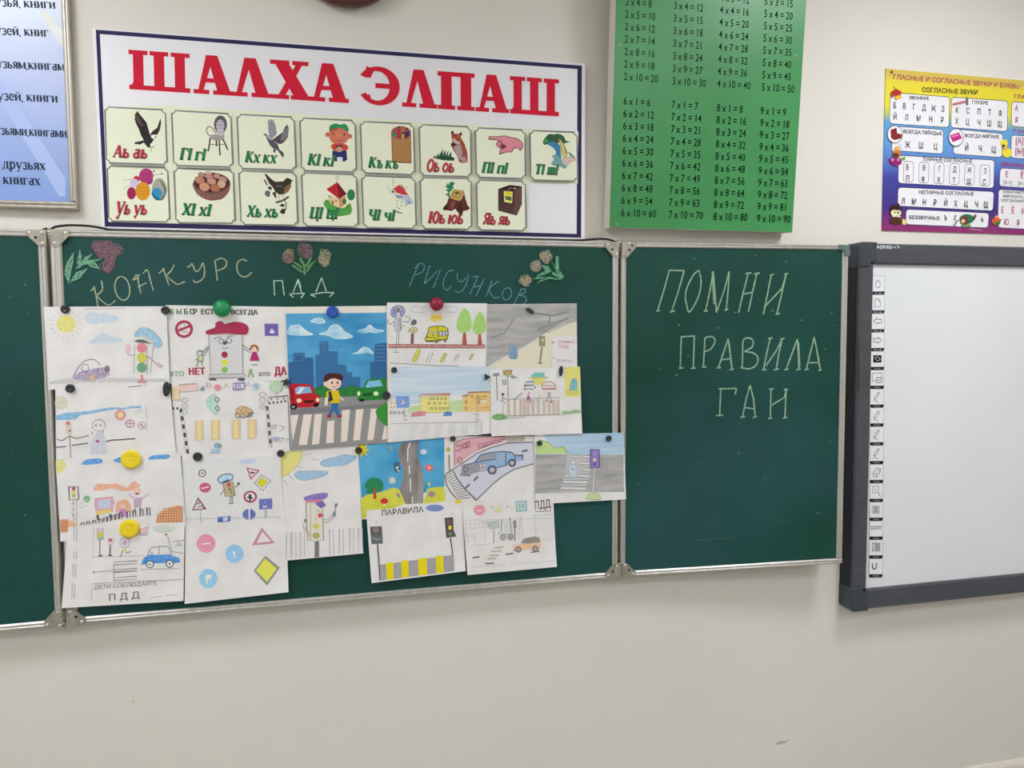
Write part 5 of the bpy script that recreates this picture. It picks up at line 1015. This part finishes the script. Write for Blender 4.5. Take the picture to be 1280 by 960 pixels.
a = sheet("347.5 564 447 556 454 690.5 358 699.5", 0, 'pencil drawing of a tall policeman traffic light in a violet cap under a yellow sun', curl=.008).F(340, 550, 6.19)
a.p(pencil('#d8cf6c', 40, .15), "62 95 232 80 225 150 180 220 120 265 70 285"); a.l('#a8a284', .6, "232 82 222 150 180 215 120 265 72 288", sm=1); a.ls('#8f8d90', .6, "240 115 300 105", "305 148 365 155", "190 205 240 218", "125 265 168 305", "92 308 118 352", "180 235 235 240") ; B_('drawn_sun')
for q in ("372 185 400 155 450 140 500 130 560 112 640 125 650 140 600 175 560 195 480 200 420 205", "175 270 200 245 300 238 420 240 425 265 380 285 320 300 250 312 200 300"): a.p(pencil('#93b4cf', 15, .1), q, 1, '#8a9ab4', .6); B_('drawn_cloud')
a.p('#d4cfc0', "262 485 390 460 398 770 275 775", 0, '#8f8888', .8); a.ls('#9a9490', .7, "298 485 300 775"); light(a, 345, 580, 0, 0, ()); a.e('#c8505a', 372, 580, 18); a.e('#c8bf62', 340, 662, 24, 22); a.e('#b0ab5a', 342, 735, 24, 20, 0, '#7d7a58', .6); a.ls('#77757a', .9, "340 545 352 548", "358 545 370 543", "330 605 348 610"); a.p('#77767a', "330 780 365 776 365 898 330 902"); B_('drawn_traffic_light')
a.p('#8274b4', "245 445 290 425 380 408 430 412 425 440 390 460 330 462 262 470", 1); a.p('#c88098', "258 465 388 455 388 478 265 485"); a.p('#7568a8', "330 485 395 470 420 505 375 525"); B_('drawn_cap')
a.ls('#9a9498', .9, "390 605 425 615 460 590 472 560", "392 625 430 635 468 605 490 560", "262 625 240 650 250 690 290 720", "275 640 258 680 300 745"); a.p('#8f8d90', "470 560 490 540 495 580 475 600"); a.e('#77757a', 495, 502, 11, 18, 20); a.l('#77757a', .9, "490 518 485 545"); a.e('#77757a', 258, 620, 10, 14); B_('drawn_arms')
for x, y in ((112, 715), (155, 715), (220, 710), (445, 690), (520, 685), (600, 680), (668, 680)): a.l('#a5a3a6', .6, [(x, 910-(x-112)*.08), (x, y), (x+30, y-4), (x+32, 905-(x-112)*.08)])
B_('drawn_fence')

# --- column 4 and 5
a = sheet("483.3 378.2 608 379.3 607 462 484 466", 3, 'drawing of a yellow bus and two green trees, under the dark red magnet', ctop=.002).F(475, 370, 9.14)
a.p(pencil('#7f84b4', 40, .1), "115 190 140 130 200 105 260 120 285 180 250 240 180 255 130 235", 1); a.p('#c6c6cc', "170 130 220 110 240 150 225 200 240 250 235 395 170 400 165 300 185 210", 0, '#77777a', .7)
for y in (270, 315, 360): a.o('#66666a', .7, 212, y, 16, 15)
a.e('#77777c', 205, 160, 22, 32); a.ls('#77777a', .8, "160 290 120 325 85 300 90 265", "250 290 320 300 345 260 320 235 280 240", "145 340 170 335", "245 335 275 345", "195 400 185 550", "215 400 210 550", "175 560 180 630", "150 642 215 642"); B_('drawn_traffic_light')
a.l('#77757a', .8, "315 415 345 370"); a.p('#5f6266', "345 320 365 275 400 265 420 300 400 330 370 335"); a.e('#c9c584', 380, 390, 42, 34, 0, '#77755a', .7); a.e('#a8a2a8', 380, 390, 16, 18); a.p('#7d5e62', "350 430 385 430 382 545 345 548"); B_('drawn_policeman')
a.p('#c9c233', "510 490 540 430 555 360 620 345 720 345 770 375 775 440 760 490 700 500 640 525 520 515", 0, '#4a4830', 1.); a.p('#a9a488', "555 400 650 400 645 430 550 430"); a.e('#c3bcc8', 690, 430, 18, 34, 10, '#4a4a50', .7); a.e('#c3bcc8', 725, 430, 18, 32, 5, '#4a4a50', .7); a.e('#c3bcc8', 758, 425, 14, 30, 0, '#4a4a50', .7); a.ls('#4a4838', .8, "650 350 665 520", "530 470 640 480", "520 515 770 490"); a.e('#8a8a4a', 545, 470, 14); a.e('#8a8a4a', 600, 450, 12); a.e('#77756a', 640, 520, 20, 18); a.e('#77756a', 740, 510, 18, 18); B_('drawn_bus')
for x, y, k in ((955, 140, 1.), (1130, 185, .9)):
    a.p(pencil('#9cc66a', 80, .02), [(x+p[0]*k, y+p[1]*k) for p in pairs("0 0 50 40 75 110 88 190 60 250 20 275 -40 275 -85 220 -75 130 -40 50")], 1); a.p('#a8584a', [(x+p[0]*k, y+p[1]*k) for p in pairs("-12 280 18 280 35 420 -22 425")]); B_('drawn_tree')
a.p(pencil('#d8c04c', 10, .1), "570 240 600 210 690 210 705 250 690 280 620 295 580 280", 1); a.l('#d08a4a', .8, "590 240 690 238"); a.l('#b0bcc8', .7, "360 190 370 125 450 120 530 125", sm=1); a.l('#b0bcc8', .7, "370 185 500 190"); a.l('#b8b4cc', .7, "740 135 850 120 890 130 850 190 760 185"); B_('drawn_sun')
a.p(pencil('#b47c76', 0, .15), "92 552 1195 560 1195 592 95 585", 0, '#9a5a58', .7); a.ls('#8a5a58', .7, "425 560 425 585", "585 555 585 588", "735 560 735 590", "1065 565 1065 590"); a.l('#8f8d94', .7, "110 765 400 778 600 792 900 800"); B_('drawn_kerb')
for x, y, c, h, w_ in ((365, 750, '#d3cc34', 150, 40), (525, 755, '#dad9da', 115, 35), (685, 755, '#cfc838', 110, 32), (845, 742, '#dad9da', 88, 24), (1012, 728, '#c9c848', 75, 20)): a.p(c, [(x, y), (x+w_, y), (x+w_+50*h/150, y-h*.9), (x+55*h/150, y-h*.95)], 0, '#8a8a80', .6)
B_('drawn_crossing')

GRY = noise_mat('graphite_shading', '#8e8d8c', '#b5b3b1', (8, 8, 60), .7, .15, .3, .7, 5)
a = sheet("607.5 380.5 720 379.5 720.5 460 606.5 462", 3, 'grey pencil drawing of a wide road with a lone traffic light post').F(595, 370, 9.48)
a.p(GRY, "122 104 1186 94 1186 300 1060 330 860 420 600 590 380 700 110 855"); B_('drawn_road')
a.p('#c9c6b6', "1186 300 1060 330 860 420 600 590 380 700 110 858 1186 838"); a.p(pencil('#d2ccae', 30, .3), "860 425 1180 310 1184 480 900 500 870 838 160 850 400 705 620 595"); a.p('#d6d2d0', "900 480 1186 470 1186 838 890 838"); B_('drawn_pavement')
a.l('#d8d6d4', 1., "115 850 380 700 600 585 860 418 1060 322"); a.l('#77767a', .7, "840 440 1100 310"); a.ls('#83827f', 2.2, "680 205 900 232 1090 185"); a.ls('#83827f', 1.8, "870 230 860 300 845 370"); a.l('#8b8a88', 3, "720 400 900 330 1090 265"); a.l('#84838a', 1.6, "170 500 330 440 440 270"); B_('pencil_line')
a.p('#8f8c78', "748 478 806 478 806 592 742 590", 0, '#6d6a58', .6); a.e('#c6c08a', 785, 525, 16, 20); a.l('#77735a', 1.9, "772 600 762 700 752 780"); a.p('#5f5c4c', "720 800 735 785 775 790 782 802"); B_('drawn_traffic_light')
a.p(pencil('#6f8fac', 60, .1), "390 610 430 590 480 610 488 700 470 745 400 740 380 690", 1); B_('blue_scribble')
a.p('#b0405a', "885 545 905 535 905 548 930 552 905 560"); a.t('#c08a98', 'грязный', 955, 555, 40, 1160, 562); B_('written_word'); a.t('#b8687a', 'град', 975, 612, 44, 1090, 612); B_('written_word'); a.t('#a8a6a8', 'правила', 945, 772, 38, 1130, 790); a.l('#8f8d90', 1, "900 725 915 745"); B_('written_words')

a = sheet("484 457.5 612.5 459 614 541.3 484.5 552.5", 4, 'pencil drawing of yellow houses under a blue sky, right of the painted boy').F(475, 450, 8.724)
SK2 = noise_mat('sky_pencil', '#a9c3d6', '#cdd5d9', (4, 4, 90), .75, .15, .3, .7, 4)
a.p(SK2, "130 75 1190 70 1195 360 760 380 420 470 320 480 130 420 110 200"); B_('drawn_sky')
a.p(pencil('#b9cc94', 50, .1), "290 545 340 500 430 490 740 450 900 430 900 560 440 575 300 580"); B_('drawn_grass')
a.p(pencil('#d8cf7c', 70, .05), "430 400 740 388 748 568 440 572", 0, '#b8a86a', .5); a.l('#c07a70', 1.4, "420 402 440 375 760 370 745 395"); 
for y, xs in ((420, (545, 580, 622, 665, 708)), (468, (530, 590, 648, 705)), (525, (555, 602, 648, 686, 730))):
    for x in xs: a.l('#7d7a5a', .7, [(x-10, y-9), (x+10, y-9), (x+10, y+9), (x-10, y+9)], True)
B_('drawn_house')
a.p(pencil('#dcb86a', 80, .1), "898 400 960 395 962 355 1190 350 1195 560 900 560"); a.l('#8a6a62', 1.6, "890 392 950 385 960 350 1190 345"); 
for q in ("925 440 940 440 940 470 925 470", "925 510 940 510 940 535 925 535", "985 380 1005 380 1005 400 985 400", "1050 390 1080 390 1080 470 1050 470", "1095 395 1150 392 1150 425 1095 428"): a.l('#8f7a50', .7, q, True)
a.p('#d6cfc0', "1095 430 1150 428 1150 465 1095 466"); a.l('#8f8a6a', .7, "1095 520 1185 515"); B_('drawn_house')
a.p(pencil('#6f93cc', 20, .05), "165 390 315 390 318 515 180 522"); a.p('#d8c8d4', "225 480 245 425 265 470"); a.e('#b86a7a', 235, 455, 9); a.ls('#8f8d90', .7, "265 525 262 660", "255 600 300 610", "260 640 300 650"); B_('drawn_crossing_sign')
for x, y in ((125, 465), (155, 465), (120, 510), (155, 505)): a.e('#c9bf5a', x, y, 12, 10)
for x in (120, 160, 205, 250): a.l('#77757a', .7, [(x-10, 560), (x+10, 558), (x+8, 582), (x-8, 584)], True)
B_('drawn_flowers')
a.p(pencil('#c8808c', 20, .05), "325 615 345 575 400 555 490 558 490 600 420 610"); B_('drawn_car'); a.p('#5f86bc', "678 608 690 580 715 555 770 560 785 585 770 605"); B_('drawn_car')
for i in range(6): a.p(pencil('#c6c6c6', 80, .4), [(330+i*140, 690), (400+i*140, 690), (370+i*145, 850-i*8), (290+i*145, 860-i*8)])
a.p('#d2d2d2', "230 700 330 680 300 850 180 880"); a.ls('#9a9a9c', .6, "110 690 1100 670", "1060 350 1050 680", "1010 580 1080 600", "1030 640 1090 660", "1110 670 1090 830"); B_('drawn_crossing')

a = sheet("612 462 723.7 458 726 541.3 613 544.5", 5, 'pencil drawing of people at a brown crossing, yellow strip at its right edge', curl=.004).F(605, 450, 9.6)
a.p(pencil('#d6cc6c', 70, .05), "955 85 1138 78 1140 435 960 440"); a.p('#79aeb4', "1015 300 1035 230 1075 210 1110 250 1105 360 1010 362"); a.ls('#a8a058', .8, "960 370 1130 365", "960 400 1130 395", "1020 362 1020 400", "1060 362 1060 400", "1090 362 1090 400"); B_('drawn_shelter')
a.p(pencil('#6fb4ac', 10, .05), "560 170 600 150 710 148 720 200 560 205"); a.p('#d0c678', "560 215 740 212 670 300 610 300"); a.l('#a8a058', .9, "525 212 770 205"); B_('drawn_sun')
a.l('#5a5f74', 1., "480 290 495 260 580 258 590 300 470 305 475 340 570 345", sm=0); a.p('#cdced6', "490 270 575 268 578 295 485 295"); a.ls('#5a5f74', 1.4, "475 345 480 362", "570 340 572 358", "595 310 605 340"); B_('drawn_car', 'blue outlined car')
a.p('#d6cfc8', "685 290 720 260 800 258 850 300 850 335 690 345", 0, '#a87a74', 1.); a.l('#a87a74', .9, "690 305 850 310"); a.l('#a87a74', 1.4, "690 345 855 345"); B_('drawn_car', 'red outlined car')
a.l('#77757c', 1.1, "140 190 150 480"); a.p('#8f8a90', "100 160 170 150 175 190 100 195"); a.l('#8f8e88', 1.1, "275 210 282 470"); a.p('#a8926a', "215 120 330 115 325 160 280 190 220 180"); a.e('#d0b84a', 275, 160, 14); a.e('#4a8a4a', 275, 200, 9); a.p('#8fa0a4', "320 170 400 215 330 222 300 200"); a.l('#77757a', .9, "215 240 250 235 245 290 220 290", True); B_('drawn_traffic_lights')
a.e('#4f4a4c', 215, 408, 17, 15); a.ls('#6a686c', .9, "215 425 210 470 185 500", "210 440 265 475", "215 480 240 520"); a.p('#b04a9c', "520 400 545 470 548 505 490 505 500 465"); a.e('#b0a898', 528, 392, 12); a.o('#8a7470', .9, 770, 405, 17); a.ls('#8a7470', .9, "765 425 730 500", "770 425 810 505", "730 490 760 480"); a.e('#77605a', 798, 498, 16, 12); B_('drawn_people')
for x in (265, 340, 410, 455, 500, 555, 620, 690, 750, 805, 855): a.p(pencil('#bfae9e', 0, .1), [(x, 475), (x+34, 473), (x+36, 655), (x+2, 660)])
a.ls('#8f8d8c', .7, "260 470 900 445", "265 665 480 660 900 645", "340 475 445 385", "345 480 455 395", "615 490 660 430", "215 520 215 680"); B_('drawn_crossing')
a.p(pencil('#6ca060', 70, .05), "85 690 110 650 180 640 255 660 250 700 150 715", 1); a.p(pencil('#86a874', 70, .15), "920 650 930 605 1000 610 1060 590 1140 590 1145 625 1000 640"); a.l('#9a9896', .6, "260 690 480 680"); B_('drawn_grass')

BLU = noise_mat('blue_paint', '#2f86b8', '#62aed2', (9, 9, 9), .5, .25, .3, .7, 6)
a = sheet("446.5 557.5 555 545 560 640 452.5 649", 1, 'painting of a grey winding road between blue sky and yellow meadow with a tree').F(440, 540, 8.346)
a.p(BLU, "55 142 500 100 960 42 960 600 700 640 100 700"); B_('painted_sky')
YEL = noise_mat('yellow_paint', '#c3c23a', '#d2d05a', (14, 14, 14), .5, .25)
a.p(YEL, "92 700 150 650 250 640 340 610 430 575 490 595 560 745 100 905"); a.p(YEL, "740 745 790 590 870 570 958 570 985 720"); B_('painted_meadow')
RD_ = noise_mat('grey_paint', '#6d6a68', '#98938e', (40, 40, 7), .55, .2)
a.p(RD_, "560 100 700 100 690 180 680 260 720 340 740 440 745 560 740 740 560 750 520 660 500 600 530 470 530 380 490 280 480 200 500 130", 0); a.ls('#d8d6d2', 1.4, "605 110 580 180 580 310", "595 350 600 440", "605 480 612 620", "625 670 630 740"); B_('painted_road')
a.p('#2c7f55', "130 560 160 500 220 475 290 490 325 540 310 610 250 620 200 640 155 635 150 590", 1); a.p('#a84a34', "222 590 245 590 255 695 222 695"); B_('painted_tree')
a.e('#c83040', 335, 718, 40, 30); a.p('#d8c8b8', "328 745 348 745 355 770 322 770"); B_('painted_mushroom')
a.e('#e0c62c', 100, 185, 48, 48)
for t in range(0, 360, 45): c, s = math.cos(math.radians(t)), math.sin(math.radians(t)); a.p('#cdc648', [(100+46*c-14*s, 185+46*s+14*c), (100+92*c, 185+92*s), (100+46*c+14*s, 185+46*s-14*c)])
B_('painted_sun')
a.e('#c2cdd2', 745, 205, 34, 28); a.e('#d86a68', 802, 370, 42, 34); a.e('#e0b0a8', 802, 370, 18, 12); a.e('#bfc5c2', 420, 502, 36, 36, 0, '#8fa0a8', .8); a.p('#4a6472', "435 320 500 310 490 345 510 380 470 425 440 400"); a.e('#c8d0c8', 470, 370, 14); a.e('#c8d0c8', 480, 400, 10); a.e('#6f9fb5', 400, 165, 36, 40, 0, '#4a7f9a', .8); a.e('#9a8a9a', 828, 645, 36, 30); a.p('#8f8a98', "455 640 480 630 505 670 490 690"); a.l('#3a6a50', 1.1, "745 620 800 510"); a.e('#c8d090', 800, 540, 14, 20); B_('painted_road_signs')

a = sheet("555 545.5 667.5 544.5 669 632 557 637", 2, 'coloured pencil drawing of a blue car on a curved road with pink houses behind').F(550, 535, 9.144)
a.p(pencil('#cf9aa4', 70, .15), "160 165 260 125 420 105 600 100 750 95 750 150 600 190 420 260 250 370 160 435"); a.p(pencil('#a8a094', 60, .2), "750 98 965 92 965 150 760 165"); a.ls('#8a4a5c', .9, "170 160 260 125 450 100 750 95", "160 165 160 435", "250 185 335 155 340 210 260 228 250 185", "295 170 300 218", "255 205 335 185", "175 200 230 190 235 250 170 262", "440 170 440 250", "455 180 750 120", "455 230 600 170", "460 210 700 150"); a.o('#8a4a5c', .9, 222, 365, 26, 32); B_('drawn_houses')
a.p('#c6c6d2', "140 475 250 400 420 285 600 215 760 170 1065 160 1068 405 960 425 840 465 720 540 600 640 500 740 415 820 270 690 190 570"); B_('drawn_road')
a.ls('#77767c', 1.6, "50 535 140 470 250 400 420 285 580 220 760 170 1060 158", "145 480 190 570 280 690 410 820 500 735 600 635 720 540 850 465 1068 405", "50 540 70 640 120 730 190 805"); a.ls('#66656c', 2.4, "380 600 430 548", "280 690 335 638", "930 268 995 248"); 
for i in range(12): t = i/11; a.l('#66656c', .9, [(60+t*150, 560+t*245), (135+t*210, 500+t*290)])
a.e('#d8c83a', 205, 835, 36, 30); B_('drawn_kerb')
a.p(pencil('#86a9cc', 30, .05), "240 460 260 430 400 395 460 310 560 280 700 265 800 275 840 310 940 310 940 360 870 380 760 420 640 450 560 480 440 500 330 530 250 510", 0); a.p(pencil('#8f8d94', 60, .1), "240 450 270 425 400 400 520 400 530 480 420 500 330 525 235 520"); a.l('#5a6478', 1.5, "390 395 460 305 560 280 700 265 810 275 850 310 940 312 940 365"); a.p('#98949c', "440 350 470 310 640 285 650 330 540 370 450 375"); a.p('#a4a8b4', "680 300 740 285 745 350 670 370"); a.ls('#4f5870', 1.2, "240 430 400 390 640 350", "745 280 750 420", "640 450 760 420", "850 310 850 370"); a.p('#8a8688', "220 515 300 515 350 530 340 550 230 540")
for x, y, r in ((590, 475, 46), (818, 395, 40)): a.e('#7d818c', x, y, r, r, 0, '#44485a', 1.4); a.e('#b5b9c2', x, y, r*.5)
a.l('#d8c8c4', 1., "460 420 505 415 505 470 465 475", True); a.o('#55535a', 1., 290, 470, 24, 30); B_('drawn_car')
a.e('#b5ac6a', 90, 245, 25, 32); a.e('#e0d8a8', 85, 270, 9); a.l('#8f8a6e', 2, "98 300 105 490"); B_('drawn_street_lamp')

a = sheet("667 543 778 540.4 781.3 623.5 668 629.5", 1, 'pencil drawing of a grey zebra crossing with a violet traffic light').F(660, 530, 9.146)
SK3 = noise_mat('blue_pencil_sky', '#8fb3ce', '#bccbd6', (4, 4, 80), .75, .15, .3, .7, 4)
a.p(SK3, "170 110 1078 98 1080 350 430 345 300 260 200 190"); B_('drawn_sky')
a.p(pencil('#b3cc84', 60, .05), "75 200 130 170 220 200 270 250 300 270 400 255 430 330 200 335 78 335", 0); a.l('#7f9a5a', .8, "130 180 215 205 270 250 300 268 350 262 400 262 435 325", sm=1); B_('drawn_bushes')
a.p(GRY, "75 340 440 340 410 560 350 780 75 790"); a.p(GRY, "700 345 1080 345 1085 770 760 770 640 770 700 560"); a.p('#b8b6b6', "440 340 700 345 700 560 640 775 345 785 410 560"); B_('drawn_road')
for q in ("485 352 570 350 560 378 480 378", "625 355 700 355 700 382 620 382", "585 428 700 428 700 458 580 458", "615 502 705 502 700 530 605 530", "555 572 695 570 685 602 548 602", "400 642 675 640 655 674 380 672", "372 712 655 712 640 746 360 744", "445 495 490 495 480 520 430 520", "420 568 470 568 455 600 410 600"): a.p('#d4d2d1', q, 0, '#8f8f92', .7)
B_('drawn_crossing')
a.p(pencil('#b4c4cc', 60, .1), "460 470 540 470 550 590 470 600", 1, '#8fa0ac', .7); a.e('#c6cdd2', 505, 435, 30, 26, 0, '#8fa0ac', .7); a.l('#5f7f94', .9, "480 500 495 515 515 500"); B_('drawn_child')
a.p('#8a78b4', "705 285 802 285 805 490 700 495", 0, '#5f5088', .9); a.e('#9a8ac4', 755, 330, 24, 22); a.e('#e0d898', 750, 402, 16, 18); a.p('#5a4a90', "730 450 755 432 760 470 740 470"); a.p('#d0cdd2', "735 498 752 498 745 785 722 785", 0, '#9a98a0', .7); a.p('#bccc98', "665 850 670 820 695 785 780 785 805 820 812 855", 1, '#86a06a', .7); B_('drawn_traffic_light')

a = sheet("457.5 637.3 577 628.3 581 712 464 726.8", 3, 'drawing with a yellow and grey striped crossing between two dark traffic lights, bottom row', curl=.009).F(450, 620, 8.35)
a.t('#4a464a', 'ПАРАВИЛА', 222, 200, 58, 660, 160, 1); B_('written_words')
a.p('#5f585a', "102 315 225 308 232 400 110 402"); a.p('#5f6866', "110 402 232 400 238 488 118 496"); a.e('#8a7478', 165, 350, 32, 28); a.l('#a8b0b0', .8, "130 430 180 450 210 435"); a.ls('#5a5658', 1.9, "180 495 195 680 205 865"); a.l('#8f8d8e', .6, "165 250 172 278"); B_('drawn_traffic_light')
a.p('#54504e', "878 222 968 215 972 350 1000 415 895 430"); a.e('#7d5a5c', 925, 265, 26, 28); a.p('#d8cf3c', "918 305 950 303 950 342 920 345"); a.e('#6a7a66', 938, 388, 22, 20); a.p('#4a4645', "932 430 946 430 962 560 975 765 965 765 950 560"); a.ls('#8f8d8e', .7, "872 190 890 185", "940 182 968 175"); B_('drawn_traffic_light')
xs = (205, 268, 345, 425, 500, 600, 690, 785, 862, 972)
for i in range(9):
    x0, x1 = xs[i], xs[i+1]; f = lambda x: 705-(x-205)*.135
    g = lambda x: 866-(x-205)*.128
    a.p('#dac917' if i % 2 else pencil('#9c989c', 80, -.1), [(x0, f(x0)-(8 if i % 2 else 0)), (x1, f(x1)-(8 if i % 2 else 0)), (x1+4, g(x1)), (x0+4, g(x0))])
B_('drawn_crossing')
a.e(pencil('#7689bc', 10, -.05), 778, 120, 94, 36); B_('drawn_cloud')

a = sheet("577 632.5 690.5 626.5 694 706.4 583 716.5", 5, 'faint pencil drawing of an orange car in a street, bottom right sheet', curl=.008).F(570, 615, 9.14)
a.e(pencil('#d68a98', 10, .05), 260, 198, 66, 60); a.l('#e0d6d6', 1.2, "228 205 290 205"); a.p('#c8cc9a', "480 155 525 200 470 240 420 205"); a.p(pencil('#a9c6c6', 60, .1), "675 100 795 95 798 208 680 212", 0, '#7fa0a0', .9); a.ls('#6f9a9c', .8, "715 125 720 180", "745 130 765 160 740 165"); a.e('#b8b6b8', 405, 165, 14); a.p('#9a989a', "565 170 580 145 592 150 575 175"); B_('drawn_road_signs')
a.t('#77666c', 'ПДД', 888, 190, 92, 1075, 165, 1); a.l('#8f8288', 1., "890 218 1080 205"); B_('written_words')
a.ls('#b4b2b2', .6, "95 315 1090 290", "320 310 330 550", "100 320 105 590", "500 300 520 540", "720 270 710 540", "730 265 750 540", "880 240 905 500", "880 260 1090 245", "150 345 205 345 205 410 150 410 150 345", "245 340 300 335 305 395 250 400 245 340", "170 600 420 575", "100 480 215 465", "105 500 220 490", "130 510 130 570", "205 500 205 570"); a.ls('#98989c', 1.3, "515 300 505 440", "605 280 625 450"); a.p(pencil('#c8c8ca', 80, .2), "530 330 600 320 610 450 540 455"); B_('drawn_buildings')
a.ls('#8f8d90', 1.2, "425 330 420 570", "385 370 430 340 440 380", "470 470 490 440"); a.p(pencil('#a9b2a8', 45, .3), "335 330 480 310 490 400 400 420 350 400"); a.e('#a8a6a8', 525, 505, 34, 36, 0, '#8f8d90', .7); a.e('#98969a', 612, 500, 32, 36, 0, '#83818a', .7); a.l('#8f8d92', .8, "525 480 580 470"); B_('drawn_people')
a.p('#8f8d8e', "640 318 678 312 680 400 645 405"); a.l('#77757a', 1.3, "660 405 662 550"); B_('drawn_traffic_light')
a.p(pencil('#dcb48c', 20, .05), "635 610 660 590 720 580 820 575 940 555 955 600 945 630 800 645 640 655"); a.p('#8f8680', "725 572 770 515 900 495 940 520 950 560 800 575"); a.ls('#8a7a70', .9, "820 510 825 575", "640 655 720 650", "930 500 950 560")
for x, y in ((698, 642), (892, 635)): a.e('#a49a98', x, y, 30, 30, 0, '#66605e', 1.1)
a.l('#66656a', 1.2, "835 675 940 660"); B_('drawn_car')
a.ls('#77757a', 1.8, "178 735 258 724", "552 695 640 686", "322 798 422 796"); a.ls('#b0ae9c', 1.8, "345 745 445 742", "375 710 475 706", "390 662 510 658", "425 625 530 612"); a.ls('#b8b6b6', .5, "650 580 670 800", "665 800 1110 765", "160 838 560 808", "955 530 1095 525"); B_('drawn_crossing')

# ------------------------------------------------------------------ magnets
def magnet(u, v, lv, rx, label, col, kind='flat', ry=None, rot=0, group='small dark magnets on the drawings'):
    pl = BS; a_, b_ = pl.ab(u, v); d = .0022+lv*LV
    if u < 90 or u > 764: d = max(d, SURF+.0032+lv*.0006)
    m = rx/445; mb = MB(); loc = pl.w(a_, b_, d); C_ = mat(col, .32, 0, .5)
    if kind == 'dome':
        mb.lathe(pl, a_, b_, d, [(m*.5, 0), (m*.55, .004), (m*.8, .006), (m*.97, .010), (m, .014), (m*.95, .019), (m*.8, .024), (m*.55, .0275), (m*.25, .029), (m*.03, .0293)], C_, 32)
    elif kind == 'cap':
        mb.lathe(pl, a_, b_, d, [(m*.92, 0), (m, .002), (m, .006), (m*.94, .0085), (m*.8, .0095), (m*.3, .0088), (m*.22, .008), (m*.16, .0092), (m*.03, .0094)], C_, 32)
    elif kind == 'flat':
        s = (ry or rx)/rx; mb.lathe(pl, a_, b_, d, [(m*.95, 0), (m, .001), (m, .0045), (m*.9, .0058), (m*.45, .006), (m*.4, .0055), (m*.05, .0055)], C_, 24, 1., -math.radians(rot), s)
    elif kind == 'star':
        P = [(a_+m*(1 if i % 2 == 0 else .5)*math.sin(math.radians(36*i+12)), b_+m*(1 if i % 2 == 0 else .5)*math.cos(math.radians(36*i+12))) for i in range(10)]; mb.slab(pl, P, d, d+.005, C_, .0008)
    else:
        P = [(a_+m*math.cos(math.radians(120*i)), b_+m*math.sin(math.radians(120*i))) for i in range(3)]; mb.slab(pl, P, d, d+.005, C_, .0008)
    o = mb.build('magnet', None, loc); tag(o, label, 'magnet', group); return o
BG = 'large coloured magnets on the drawings'
magnet(278.5, 385.5, 0.2, 10, 'glossy green dome magnet above the red-capped traffic light drawing', '#12824a', 'dome', group=BG)
magnet(415.5, 390, 2.2, 7.3, 'round blue magnet on the top edge of the painted boy', '#1d48a0', 'cap', group=BG)
magnet(544.5, 380.5, 3.2, 8.6, 'glossy dark red dome magnet above the yellow bus drawing', '#8a1535', 'dome', group=BG)
magnet(165.5, 573, 5.5, 10.7, 'round yellow magnet on the pink bus drawing, upper of the two yellow ones', '#dfc41c', 'cap', group=BG)
magnet(163.5, 659, 6, 10.6, 'round yellow magnet on the blue car drawing, lower of the two yellow ones', '#dfc41c', 'cap', group=BG)
KB = '#26282a'
for u, v, lv, rx, lb, kd, ry, rot in (
 (83.3, 386.6, .2, 4.7, 'black round magnet just above the yellow pencil sun in the top left corner', 'flat', None, 0),
 (208, 388, 4.5, 4.7, 'black round magnet beside the first letter of the red-cap drawing heading', 'flat', None, 0),
 (89.8, 485, 3, 4.8, 'black round magnet at the top left of the pale girl drawing', 'flat', None, 0),
 (209.3, 485.8, 5, 4.0, 'black tall oval magnet between the girl drawing and the striped kerb drawing', 'flat', 8.6, 4),
 (357.8, 477.8, 3.2, 5.6, 'black star-shaped magnet at the left edge of the painted boy', 'star', None, 0),
 (247.6, 570.2, 2.2, 5.2, 'black round magnet above the small no-entry sign of the road signs drawing', 'flat', None, 0),
 (351, 566.2, 2.2, 4.3, 'black round magnet on the left corner of the violet-cap policeman drawing', 'flat', None, 0),
 (448.2, 562.3, 2.2, 4.2, 'black round magnet covering the sun of the winding road painting', 'flat', None, 0),
 (482.5, 493.8, 4.6, 5.0, 'black round magnet beside the green car of the painted boy picture', 'flat', None, 0),
 (492.2, 462.4, 4.4, 3.6, 'black round magnet at the top left of the yellow houses drawing', 'flat', None, 0),
 (607.2, 471, 6, 4.9, 'black triangular magnet at the right edge of the yellow houses drawing', 'tri', None, 0),
 (661.4, 388.6, 3.4, 6.0, 'black slanted oval magnet at the top of the grey road drawing', 'flat', 2.6, 34),
 (699.5, 463.6, 5.7, 2.5, 'narrow black upright oval magnet left of the yellow strip', 'flat', 6.8, 4),
 (565.2, 547.8, 4.6, 3.5, 'black round magnet above the pencil street lamp of the blue car drawing', 'flat', None, 0),
 (673, 553.3, 5.2, 3.4, 'black round magnet above the green bushes of the zebra crossing drawing', 'flat', None, 0),
 (759, 547.3, 5.2, 3.8, 'black round magnet in the blue sky of the zebra crossing drawing', 'flat', None, 0)):
    magnet(u, v, lv, rx, lb, KB, kd, ry, rot)
